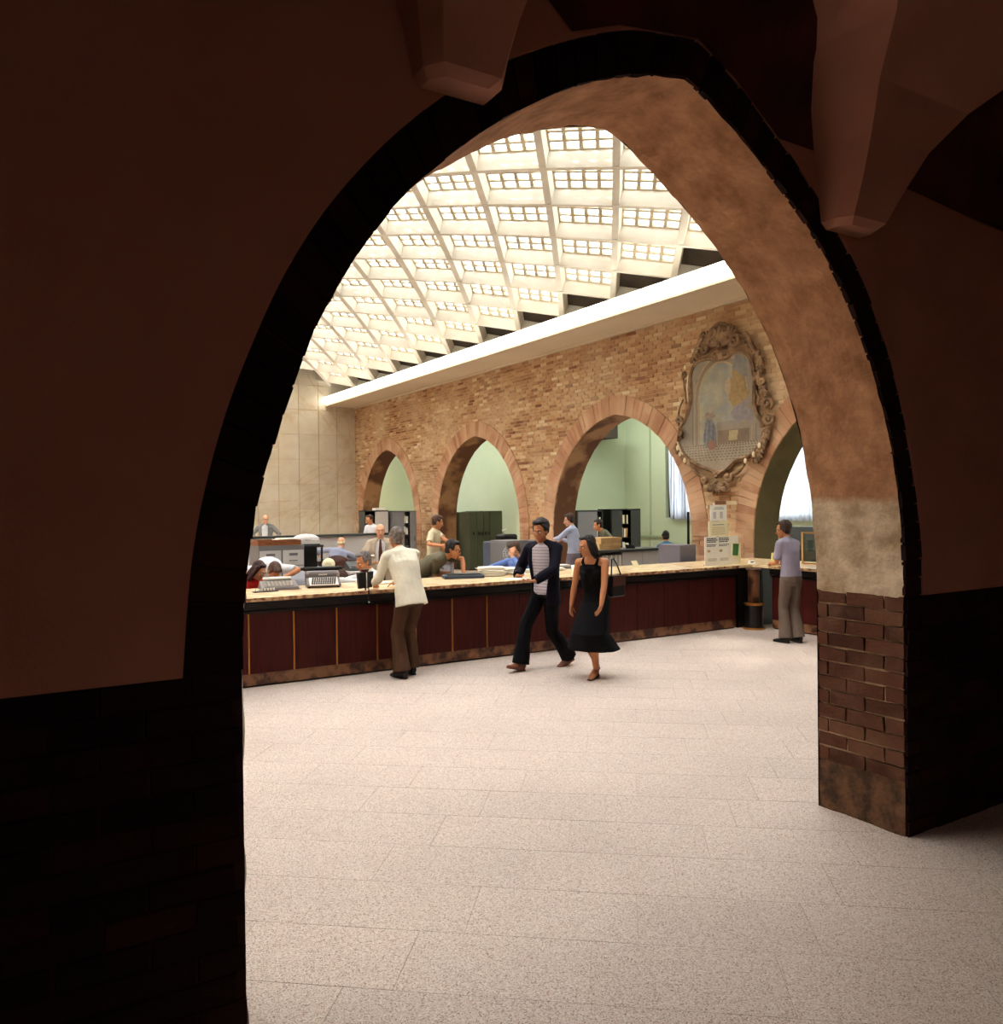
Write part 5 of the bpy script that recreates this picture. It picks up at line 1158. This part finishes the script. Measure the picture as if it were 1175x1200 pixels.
# desks, chairs, cabinets behind the counter
def desk(loc, rz, w, d, label, h=.76, top='desk_top', body='grey_metal'):
    t = empty('desk', loc, rz, label, 'desk', 'office desks'); MB().cham(-w/2, w/2, -d/2, d/2, h-.035, h, .008).build('desk_top', M[top], t)
    for q in (-1, 1):
        x0, x1 = sorted((q*w/2-q*.03, q*(w/2-.42))); p = MB().box(x0, x1, -d/2+.05, d/2-.05, .08, h-.036).build('pedestal', M[body], t)
        for k in range(3):
            dr = MB().box(x0+.015, x1-.015, -d/2+.035, -d/2+.05, .10+k*.21, .29+k*.21).build('drawer', M[body], p); MB().box((x0+x1)/2-.05, (x0+x1)/2+.05, -d/2+.022, -d/2+.035, .20+k*.21, .215+k*.21).build('handle', M['chrome'], dr)
        for yy in (-d/2+.08, d/2-.08): MB().cyl(((x0+x1)/2, yy), .02, 0, .08, 8).build('leg', M['dark_grey'], t)
    MB().box(-w/2+.05, w/2-.05, d/2-.06, d/2-.045, .3, h-.036).build('modesty_panel', M[body], t)
    return t
desk((4.20, 11.55, 0), 0, 1.5, .72, 'grey steel desk behind the writing clerk'); desk((5.95, 13.9, 0), R(0), 1.5, .75, 'grey steel desk behind the bald clerk in beige', top='light_grey'); desk((6.0, 16.95, 0), R(0), 1.7, .70, 'dark desk before the seated clerk in pale blue'); desk((7.45, 15.25, 0), R(-35), 1.2, .6, 'desk of the clerk holding his head')
desk((7.75, 11.35, 0), 0, 1.5, .7, 'desk with trays behind the clerk in blue')
desk((12.3, 13.95, 0), 0, 1.2, .6, 'small desk of the clerk in teal')
def chair(loc, rz, label, m='leather'):
    t = empty('office_chair', loc, rz, label, 'chair', 'brown office chairs')
    MB().cham(-.23, .23, -.22, .22, .43, .50, .04).build('seat', M[m], t)
    b = MB(); vs = []; fs = []; n = 12
    for lay in (0, 1):
        for k in range(n+1):
            a = R(-62+124*k/n); x = .25*math.sin(a); y = -.02-.22*math.cos(a) + (.035 if lay else 0); top = .92 - .14*(abs(k-n/2)/(n/2))**2.4; vs += [(x, y, .60), (x*1.02, y, top)]
    o = 2*(n+1)
    for k in range(n): i = 2*k; fs += [(i, i+1, i+3, i+2), (o+i, o+i+2, o+i+3, o+i+1), (i+1, o+i+1, o+i+3, i+3), (i, i+2, o+i+2, o+i)]
    fs += [(0, o, o+1, 1), (2*n, 2*n+1, o+2*n+1, o+2*n)]; b.add(vs, fs); b.build('backrest', M[m], t, smooth=True)
    MB().tube([(0, -.16, .45), (0, -.25, .50), (0, -.25, .66)], .018, n=8).build('back_stem', M['chrome'], t); MB().cyl((0, 0), .03, .12, .43, 10).build('column', M['chrome'], t)
    for k in range(5):
        a = 2*PI*k/5; l = MB(); l.tube([(0, 0, .12), (.26*math.cos(a), .26*math.sin(a), .075)], [(.022, .016), (.016, .012)], n=6); lo = l.build('leg', M['chrome'], t); MB().ball((.26*math.cos(a), .26*math.sin(a), .032), (.03, .02, .032)).build('castor', M['black'], lo)
    return t
chair((4.55, 12.55, 0), R(160), 'brown leather swivel chair behind the grey desk'); chair((4.15, 10.55, 0), R(172), 'brown chair under the writing clerk'); chair((5.86, 15.95, 0), R(65-90), 'brown chair of the balding clerk in pale blue'); chair((6.80, 10.66, 0), R(30), 'brown chair under the clerk in blue')
def drawer_cabinet(x0, x1, y0, y1, h, cols, rows, label, m='light_grey', name='filing_cabinet'):
    t = empty(name, ((x0+x1)/2, (y0+y1)/2, 0), 0, label, 'cabinet', None); w = x1-x0; d = y1-y0
    MB().box(-w/2, w/2, -d/2+.012, d/2, .03, h).build('carcass', M['mid_grey'], t); cw = w/cols; rh = (h-.12)/rows
    MB().box(-w/2+.02, w/2-.02, -d/2+.04, d/2-.02, 0, .03).build('plinth', M['black'], t)
    for c in range(cols):
        for r in range(rows):
            xa = -w/2+c*cw+.012; za = .06+r*rh; dr = MB().box(xa, xa+cw-.024, -d/2, -d/2+.02, za, za+rh-.014).build('drawer', M[m], t)
            MB().tube([(xa+cw*.28, -d/2-.001, za+rh*.30), (xa+cw*.34, -d/2-.02, za+rh*.30), (xa+cw*.60, -d/2-.02, za+rh*.30), (xa+cw*.66, -d/2-.001, za+rh*.30)], .006, n=6).build('handle', M['dark_grey'], dr)
            MB().box(xa+cw*.28, xa+cw*.66, -d/2-.005, -d/2, za+rh*.60, za+rh*.76).build('label_holder', M['mid_grey'], dr)
    return t
drawer_cabinet(3.28, 3.96, 12.20, 12.75, 1.32, 2, 5, 'pale grey filing cabinet with two columns of drawers left of the desks')
wt = empty('wooden_tray', (3.60, 12.45, 1.32), 0, 'brown wooden tray of papers on top of the pale filing cabinet', 'tray'); b = MB(); b.box(-.32, .32, -.22, .22, 0, .012); b.box(-.32, .32, -.22, -.205, .012, .075); b.box(-.32, .32, .205, .22, .012, .075); b.box(-.32, -.305, -.205, .205, .012, .075); b.box(.305, .32, -.205, .205, .012, .075); b.build('tray_frame', M['wood'], wt); MB().box(-.28, .28, -.19, .19, .013, .055).build('paper', M['buff'], wt)
sheet_stack((3.72, 12.42, 1.397), R(12), .26, .20, 3, 'white papers lying on the wooden tray')
# low partition, covered machine
lp = empty('low_partition', (6.2, 17.75, 0), 0, 'long low dark-topped partition before the marble end wall', 'partition'); MB().box(-2.6, 1.9, -.04, .04, .05, 1.22).build('partition_board', M['light_grey'], lp); MB().box(-2.62, 1.92, -.10, .10, 1.22, 1.27).build('top_rail', M['dark_grey'], lp)
for x in (-2.55, -1.1, .4, 1.85): MB().box(x-.03, x+.03, -.06, .06, 0, 1.22).build('post', M['dark_grey'], lp)
cm_ = empty('cabinet_stand', (4.80, 14.7, 0), 0, 'black open stand carrying the covered machine', 'stand'); MB().cham(-.26, .26, -.22, .22, 1.16, 1.20, .01).build('stand_top', M['black'], cm_); MB().box(-.24, .24, .10, .20, .05, 1.16).build('stand_back', M['black'], cm_)
for x in (-.23, .23):
    for y in (-.19, .19): MB().box(x-.015, x+.015, y-.015, y+.015, 0, 1.16).build('leg', M['black'], cm_)
mc = empty('covered_machine', (4.80, 14.7, 1.20), R(-10), 'office machine under a pale plastic cover on the black stand', 'machine'); b = MB(); b.ball((0, 0, .10), (.24, .18, .10), 16, 8); b.box(-.22, .22, -.17, .17, .0, .10); b.build('plastic_cover', M['light_grey'], mc, smooth=False, bevel=.01); MB().box(-.23, .23, -.18, .18, 0, .02).build('machine_base', M['black'], mc)
# telephone, lamp, covered typewriter on the first desk
tp = empty('telephone', (4.66, 11.38, .76), R(20), 'grey telephone on the grey steel desk behind the writing clerk', 'telephone'); b = MB(); b.hexa([(-.10, -.10, 0), (.10, -.10, 0), (.10, .09, 0), (-.10, .09, 0), (-.08, -.05, .05), (.08, -.05, .05), (.07, .07, .085), (-.07, .07, .085)]); b.build('phone_body', M['light_grey'], tp, bevel=.01); MB().tube([(-.11, .04, .10), (-.06, .04, .125), (.06, .04, .125), (.11, .04, .10)], [.026, .016, .016, .026], n=10).build('handset', M['light_grey'], tp, smooth=True); MB().lathe((0, -.055, .045), [(.04, 0), (.042, .01), (.02, .014)]).build('dial', M['paper'], tp)
dl = empty('desk_lamp', (4.12, 11.62, .76), 0, 'desk lamp with a round cream shade in front of the brown chair', 'lamp'); MB().lathe((0, 0, 0), [(.085, 0), (.085, .015), (.03, .03)]).build('lamp_base', M['black'], dl, smooth=True); MB().tube([(0, 0, .02), (0, .03, .20), (0, 0, .30)], .010, n=8).build('lamp_arm', M['chrome'], dl); b = MB(); b.ball((0, -.02, .29), (.10, .06, .09), 14, 9); b.build('lamp_shade', M['cream_paper'], dl, smooth=True)
ct_ = empty('covered_typewriter', (3.72, 11.5, .76), R(-20), 'machine under a grey plastic hood at the left of the grey desk', 'machine'); b = MB(); b.hexa([(-.22, -.20, 0), (.22, -.20, 0), (.22, .18, 0), (-.22, .18, 0), (-.20, -.14, .12), (.20, -.14, .12), (.18, .12, .26), (-.18, .12, .26)]); b.build('hood', M['grey_metal'], ct_, bevel=.03); MB().box(-.225, .225, -.205, .185, 0, .012).build('machine_base', M['black'], ct_)
sheet_stack((4.35, 11.35, .76), R(25), .30, .22, 6, 'papers before the lamp on the grey desk'); sheet_stack((4.82, 11.72, .76), R(-15), .20, .24, 8, 'paper pile at the right end of the grey desk', 'cream_paper'); sheet_stack((5.85, 13.8, .76), R(5), .34, .24, 12, 'white paper pile on the desk behind the bald clerk'); sheet_stack((6.30, 13.95, .76), R(30), .30, .22, 9, 'second white pile on the desk behind the bald clerk'); sheet_stack((6.35, 17.0, .76), R(0), .30, .24, 14, 'papers on the far dark desk')
dt = empty('desk_calculator', (5.38, 13.8, .76), 0, 'dark desk calculator left of the white paper pile', 'machine'); MB().hexa([(-.15, -.15, 0), (.15, -.15, 0), (.15, .15, 0), (-.15, .15, 0), (-.14, -.14, .05), (.14, -.14, .05), (.13, .14, .16), (-.13, .14, .16)]).build('body', M['dark_grey'], dt, bevel=.01); MB().box(-.10, .10, -.10, .02, .07, .09).build('key_block', M['mid_grey'], dt)
# grey shelf cabinets in front of the first arch
def shelf_cabinet(x0, x1, y, h, d, label, doors, m='grey_metal', dm='light_grey', z0=0.0, papers=True, group=None):
    """doors: list of (fx0, fx1, kind) fractions of the width; kind 'door' or 'open'"""
    t = empty('shelf_cabinet', ((x0+x1)/2, y, 0), 0, label, 'cabinet', group); w = x1-x0; b = MB()
    b.box(-w/2, -w/2+.02, 0, d, 0, h); b.box(w/2-.02, w/2, 0, d, 0, h); b.box(-w/2, w/2, 0, d, h-.03, h); b.box(-w/2, w/2, 0, d, .0, .06); b.box(-w/2, w/2, d-.02, d, 0, h); b.build('carcass', M[m], t)
    for f0, f1, kd in doors:
        a, c = -w/2+.02+(w-.04)*f0, -w/2+.02+(w-.04)*f1
        if kd == 'door':
            dr = MB().box(a+.003, c-.003, -.02, .0, .06, h-.035).build('door', M[dm], t); MB().box(c-.05, c-.035, -.04, -.02, h*.5, h*.5+.12).build('handle', M['dark_grey'], dr)
        else:
            for k in range(1, 5): 
                z = .06+(h-.1)*k/5; MB().box(a, c, .02, d-.02, z-.01, z+.01).build('shelf', M[m], t)
            for k in range(5):
                z = .06+(h-.1)*k/5+.012; x = a+.02; n = 0
                while x < c-.05 and papers:
                    ww = .03+.03*random.random(); hh = (h-.1)/5*.55+.06*random.random(); le = rj(.02)
                    b = MB(); b.hexa([(x, .04, z), (x+ww, .04, z), (x+ww, d-.06, z), (x, d-.06, z), (x+le, .04, z+hh), (x+ww+le, .04, z+hh), (x+ww+le, d-.06, z+hh), (x+le, d-.06, z+hh)]); b.build('binder', M[random.choice(['paper', 'paper', 'cream_paper', 'dark_grey', 'buff'])], t); x += ww+.012+.02*random.random()
    return t
shelf_cabinet(8.93, 9.66, 22.1, 1.76, .45, 'grey cabinet with open shelves on its left half by the first arch', [(0, .42, 'open'), (.42, 1, 'door')], m='dark_grey')
shelf_cabinet(9.74, 10.44, 21.9, 1.74, .45, 'grey cabinet with open shelves on its right half by the first arch', [(0, .45, 'door'), (.45, .72, 'open'), (.72, 1, 'door')], m='mid_grey', dm='grey_metal')
MB().cham(9.30, 9.62, 22.2, 22.45, 1.76, 1.83, .01).build('flat_box', M['paper'], label='flat white box on top of the left grey cabinet by the first arch', cat='box')
shelf_cabinet(11.8, 12.75, 24.4, 2.35, .5, 'tall brown-grey double cabinet inside the farthest arch', [(0, .5, 'door'), (.5, 1, 'door')], m='mid_grey', dm='mid_grey')
# mobile shelving inside the second arch
lk = empty('sliding_shelving', (12.20, 20.9, 0), 0, 'dark olive sliding shelving units inside the second arch', 'shelving')
xs_ = [-.55, -.30, -.19, -.08, .02, .13, .55]
for i, (a, c) in enumerate(zip(xs_[:-1], xs_[1:])):
    u = MB().box(a+.006, c-.006, -.02*(i % 2), .9, .03, 1.68+.012*(i % 3)).build('shelving_unit', M['olive_metal'], lk)
    if i < 5: MB().box((a+c)/2-.018, (a+c)/2+.018, -.045, -.02, 1.02, 1.10).build('handle', M['black'], u)
MB().box(-.56, .56, 0, .9, 0, .03).build('rail', M['black'], lk)
for z, hh, lab in ((1.22, .34, 'upper dark switch box on the green wall inside the second arch'), (.72, .26, 'lower dark switch box on the green wall inside the second arch')):
    s_ = empty('switch_box', (14.93, 24.7, z), 0, lab, 'switch box', 'switch boxes'); MB().box(0, .06, -.10, .10, 0, hh).build('box_body', M['dark_grey'], s_); MB().box(-.012, 0, -.07, .07, .03, .09).build('box_label', M['light_grey'], s_)
drawer_cabinet(7.38, 7.83, 11.95, 12.5, 1.27, 1, 4, 'single dark grey filing cabinet behind the clerk in blue', 'mid_grey')
fn = empty('desk_fan', (7.14, 11.45, .76), R(-20), 'grey desk fan with a wire cage next to the clerk in blue', 'fan'); MB().lathe((0, 0, 0), [(.09, 0), (.09, .02), (.03, .04)]).build('fan_base', M['grey_metal'], fn, smooth=True); MB().tube([(0, 0, .03), (0, 0, .26)], .012, n=8).build('fan_stem', M['grey_metal'], fn)
b = MB(); 
for k in range(16):
    a = 2*PI*k/16; b.tube([(0, -.06, .33), (.09*math.cos(a), -.045, .33+.09*math.sin(a)), (.125*math.cos(a), 0, .33+.125*math.sin(a)), (.08*math.cos(a), .05, .33+.08*math.sin(a)), (0, .06, .33)], .0022, n=4, cap=False)
for r_, y in ((.125, 0), (.09, -.045), (.05, -.055)): b.tube([(r_*math.cos(2*PI*k/20), y, .33+r_*math.sin(2*PI*k/20)) for k in range(21)], .003, n=4, cap=False)
b.build('cage', M['light_grey'], fn)
for k in range(4): 
    a = PI/2*k+.4; b = MB(); ca, sa = math.cos(a), math.sin(a); b.hexa([(.02*ca, -.01, .33+.02*sa), (.10*ca-.03*sa, -.02, .33+.10*sa+.03*ca), (.10*ca+.03*sa, .01, .33+.10*sa-.03*ca), (.03*ca+.01*sa, .0, .33+.03*sa-.01*ca), (.02*ca, -.006, .33+.02*sa), (.10*ca-.03*sa, -.016, .33+.10*sa+.03*ca), (.10*ca+.03*sa, .014, .33+.10*sa-.03*ca), (.03*ca+.01*sa, .004, .33+.03*sa-.01*ca)]); b.build('blade', M['mid_grey'], fn)
b = MB(); b.ball((0, .03, .33), (.035, .05, .035)); b.build('motor', M['grey_metal'], fn, smooth=True)
sheet_stack((7.95, 11.25, .76), R(0), .34, .24, 16, 'tall paper pile on the desk behind the clerk in blue'); sheet_stack((7.45, 11.45, .76), R(15), .30, .24, 10, 'paper pile beside the desk fan', 'cream_paper')
# dark machines on a stand in front of the pier
ms = empty('machine_stand', (8.15, 12.9, 0), 0, 'dark blue-grey cabinet in front of the pier behind the walking man', 'cabinet'); MB().cham(-.55, .45, -.2, .25, .05, 1.22, .015).build('carcass', M['steel_blue'], ms); MB().box(-.5, -.05, -.215, -.2, .12, 1.14).build('door', M['steel_blue'], ms); MB().box(.0, .42, -.215, -.2, .12, 1.14).build('door', M['steel_blue'], ms); MB().box(-.52, .42, -.16, .2, 0, .05).build('plinth', M['black'], ms)
bm = empty('black_machine', (7.95, 12.88, 1.22), 0, 'black office machine with a pale lever on the blue-grey cabinet', 'machine'); MB().cham(-.17, .17, -.13, .13, 0, .13, .03).build('body', M['black'], bm); MB().tube([(-.05, -.02, .13), (-.12, -.04, .20), (-.04, -.06, .22)], .009, n=6).build('lever', M['light_grey'], bm)
# widest arch: cabinets, counter cabinet, boxes
sc1 = shelf_cabinet(11.74, 12.52, 15.85, 1.73, .45, 'pale grey sliding-door cabinet against the green wall', [(0, .78, 'door'), (.78, 1, 'open')], m='dark_grey', dm='grey_metal')
sc2 = shelf_cabinet(12.68, 13.62, 15.75, 1.75, .5, 'black cabinet standing open with files, against the green wall', [(0, .36, 'door'), (.36, .66, 'open'), (.66, 1, 'door')], m='black', dm='dark_grey')
lc = empty('low_cabinet', (9.33, 11.05, 0), 0, 'long low pale grey cabinet with a dark top under the widest arch', 'cabinet'); b = MB(); b.cham(-.78, .72, -.05, .45, 1.06, 1.10, .008); b.build('cabinet_top', M['dark_grey'], lc); MB().box(-.20, .70, 0, .42, .05, 1.06).build('carcass', M['light_grey'], lc); MB().box(-.76, .70, .10, .42, 0, .05).build('plinth', M['black'], lc)
MB().box(-.76, -.20, .38, .42, .05, 1.06).build('shelf_back', M['dark_grey'], lc); MB().box(-.76, -.735, 0, .42, .05, 1.06).build('side_panel', M['dark_grey'], lc)
for z in (.36, .72): MB().box(-.735, -.20, .02, .40, z-.012, z+.012).build('shelf', M['dark_grey'], lc)
for x0, x1 in ((-.195, .25), (.255, .695)): d_ = MB().box(x0, x1, -.015, 0, .07, 1.05).build('door', M['light_grey'], lc); MB().box(x0+.02, x0+.035, -.03, -.015, .6, .74).build('handle', M['chrome'], d_)
ORD = ['leftmost', 'second', 'third', 'fourth', 'fifth', 'sixth', 'seventh', 'eighth', 'ninth', 'tenth', 'rightmost']
for k in range(11): 
    bi = MB().box(8.615+k*.047, 8.655+k*.047, 11.06, 11.36, .735, 1.01-(.03 if k < 2 else .01*(k % 2))).build('ring_binder', M['steel_blue'] if k < 2 else M['light_grey' if k % 2 else 'paper']); tag(bi, ('dark blue ring binder, %s in the row on the low cabinet shelf' if k < 2 else 'pale ring binder, %s in the row on the low cabinet shelf') % ORD[k], 'binder', 'dark binders on the low cabinet shelf' if k < 2 else 'pale binders on the low cabinet shelf')
for k in range(2):
    bx_ = empty('cardboard_box', (8.93+.01*k, 11.24, 1.10+k*.105), R(4*k-3), 'buff cardboard box on the low cabinet, %s of the two' % ('lower' if k == 0 else 'upper'), 'box', None); MB().box(-.22, .22, -.14, .14, 0, .08).build('box_body', M['buff'], bx_); MB().box(-.228, .228, -.148, .148, .06, .103).build('box_lid', M['buff'], bx_)
sheet((8.62, 11.2, 1.101), R(10), .10, .16, 'white slip left of the buff boxes')
pb = empty('plug_box', (9.45, 11.2, 1.10), 0, 'small black stapler on the low cabinet', 'stapler'); MB().cham(-.09, .09, -.03, .03, 0, .03, .01).build('stapler_base', M['black'], pb); MB().hexa([(-.09, -.025, .03), (.08, -.025, .03), (.08, .025, .03), (-.09, .025, .03), (-.09, -.02, .07), (.05, -.02, .05), (.05, .02, .05), (-.09, .02, .07)]).build('stapler_arm', M['black'], pb)
dv = empty('grey_cabinet', (9.76, 10.36, 0), 0, 'lilac-grey metal cabinet just left of the brick pier', 'cabinet'); MB().cham(-.19, .17, -.26, .26, .04, 1.19, .008).build('carcass', M['lilac_grey'], dv); MB().box(-.18, .16, -.24, .24, 0, .04).build('plinth', M['black'], dv); MB().box(-.17, .15, -.272, -.26, .1, 1.15).build('door', M['lilac_grey'], dv)
pv = empty('post_stand', (10.6, 10.97, 0), 0, 'slim black post standing against the brick pier', 'post'); MB().lathe((0, 0, 0), [(.14, 0), (.14, .02), (.03, .04)]).build('post_foot', M['black'], pv); MB().cyl((0, 0), .022, .04, 1.72, 10).build('pole', M['black'], pv)
# notices standing on the counter corner
nb_ = empty('notice_board', (9.35, 8.95, CT), 0, 'large white notice sheet with two printed columns standing on the counter', 'notice'); MB().box(-.37, .33, 0, .012, 0, .43).build('sheet', M['paper'], nb_)
for cx in (-.33, -.08):
    for k, (z, l) in enumerate(((.395, .20), (.37, .22), (.345, .19), (.305, .21), (.285, .17))):
        b = MB(); x = cx; 
        while x < cx+l-.01: w_ = random.choice((.022, .034, .046)); b.box(x, min(x+w_, cx+l), -.0012, 0, z, z+(.016 if k < 3 else .011)); x += w_+.009
        b.build('text_line', M['ink'], nb_)
    MB().box(cx+.01, cx+.07, -.0012, 0, .20, .235).build('printed_emblem', M['buff'], nb_)
    for z in (.10, .085, .07): MB().box(cx+.02, cx+.20, -.001, 0, z, z+.005).build('text_line', M['grey_metal'], nb_)
MB().box(-.35, .30, .012, .05, 0, .012).build('support', M['black'], nb_)
gb = empty('booklet', (9.58, 8.925, CT+.13), 0, 'green booklet with a white border fixed on the right of the large notice', 'booklet'); MB().box(-.075, .095, -.004, .004, -.01, .20).build('backing', M['cream_paper'], gb); b = MB(); b.hexa([(-.055, -.008, .01), (.06, -.008, .0), (.06, -.0045, .0), (-.055, -.0045, .01), (-.045, -.008, .185), (.08, -.008, .18), (.08, -.0045, .18), (-.045, -.0045, .185)]); b.build('cover', M['green_card'], gb)
cs = empty('notice_card', (9.69, 8.97, CT), 0, 'narrow cream card behind the green booklet', 'card'); MB().box(-.03, .07, 0, .006, 0, .31).build('card_sheet', M['cream_paper'], cs); MB().box(-.03, .07, .006, .03, 0, .008).build('card_foot', M['cream_paper'], cs)
hb = empty('notice_stand', (9.36, 9.05, CT), 0, 'pair of framed papers on a stand above the large notice, cream below white', 'notice'); MB().box(-.02, .02, .01, .03, 0, .90).build('stand_post', M['black'], hb); MB().box(-.12, .12, -.02, .08, 0, .012).build('stand_foot', M['black'], hb)
MB().box(-.20, .205, -.004, .008, .43, .655).build('cream_sheet', M['cream_paper'], hb, label='cream sheet'); MB().box(-.165, .175, -.008, .004, .66, .905).build('white_sheet', M['paper'], hb, label='white sheet'); MB().box(-.10, -.08, -.008, .004, .905, .935).build('clip', M['paper'], hb)
for z0, z1, x0, x1 in ((.84, .85, -.10, .12), (.865, .872, -.08, .10), (.60, .61, -.12, .12)): MB().box(x0, x1, -.0095 if z0 > .65 else -.0055, -.008 if z0 > .65 else -.004, z0, z1).build('text_line', M['grey_metal'], hb)
for k in range(5): MB().box(-.14, .14, -.0055, -.004, .46+.025*k, .465+.025*k).build('text_line', M['buff'], hb)
for x in (-.08, .06): MB().box(x-.03, x+.03, -.0095, -.008, .70, .80).build('printed_column', M['light_grey'], hb)
ad = empty('card_holder', (9.84, 8.85, CT), 0, 'small white desk card at the counter corner', 'card'); MB().hexa([(-.04, -.03, 0), (.06, -.03, 0), (.06, .03, 0), (-.04, .03, 0), (-.04, -.002, .06), (.06, -.002, .06), (.06, .002, .06), (-.04, .002, .06)]).build('card_body', M['paper'], ad); MB().box(-.02, .04, -.022, -.018, .02, .035).build('print', M['ink'], ad)
# side counter: leaflet, glass screen, console behind
yl = empty('leaflet_stand', (10.12, 8.50, CT), R(-40), 'yellow leaflets in a small sloping stand on the side counter', 'leaflets'); MB().hexa([(-.15, -.02, 0), (.15, -.02, 0), (.15, .06, 0), (-.15, .06, 0), (-.14, .05, .17), (.15, .05, .17), (.15, .06, .17), (-.14, .06, .17)]).build('stand_body', M['yellow_paper'], yl); MB().hexa([(-.04, -.004, .05), (.06, -.004, .05), (.06, .02, .05), (-.04, .02, .05), (-.04, .02, .10), (.06, .02, .10), (.06, .035, .10), (-.04, .035, .10)]).build('picture', M['buff'], yl)
gs = empty('glass_screen', (10.45, 6.6, CT), 0, 'low glass screen along the back of the side counter', 'screen'); MB().box(-.004, .004, -1.9, 1.78, .03, .46).build('pane', M['glass'], gs)
for y in (-1.9, -.7, .5, 1.78): MB().box(-.015, .015, y-.015, y+.015, 0, .48).build('post', M['buff'], gs)
MB().box(-.012, .012, -1.9, 1.78, .46, .48).build('top_rail', M['brass'], gs); MB().box(-.012, .012, -1.9, 1.78, 0, .02).build('bottom_rail', M['brass'], gs)
cn = empty('console', (12.6, 9.4, 0), 0, 'dark equipment console under the window behind the man in lilac', 'console'); MB().cham(-.35, .45, -1.3, 1.0, .05, 1.05, .02).build('console_body', M['dark_grey'], cn); MB().hexa([(-.30, -1.25, 1.05), (.40, -1.25, 1.05), (.40, .95, 1.05), (-.30, .95, 1.05), (.0, -1.25, 1.42), (.40, -1.25, 1.42), (.40, .95, 1.42), (.0, .95, 1.42)]).build('instrument_hood', M['black'], cn); MB().box(-.33, .43, -1.28, .98, 0, .05).build('plinth', M['black'], cn)
b = MB(); b.tube([(-.07, .35, 1.30), (-.10, .35, 1.32)], .03, n=10); b.build('round_dial', M['light_grey'], cn)
# the bag of the woman in black
hbg = empty('shoulder_bag', (5.84, 7.17, .86), R(10), 'black leather shoulder bag hanging at the back of the woman in black', 'bag')
b = MB(); b.hexa([(-.12, -.045, 0), (.12, -.045, 0), (.12, .045, 0), (-.12, .045, 0), (-.10, -.03, .24), (.10, -.03, .24), (.10, .03, .24), (-.10, .03, .24)]); b.build('bag_body', M['black'], hbg, bevel=.02)
MB().box(-.105, .105, -.052, -.036, .12, .235).build('flap', M['leather'], hbg); MB().tube([(-.09, -.01, .22), (-.13, -.05, .34), (-.155, -.075, .425), (-.12, -.07, .43), (-.02, -.03, .36), (.09, 0, .22)], .008, n=6).build('strap', M['black'], hbg)
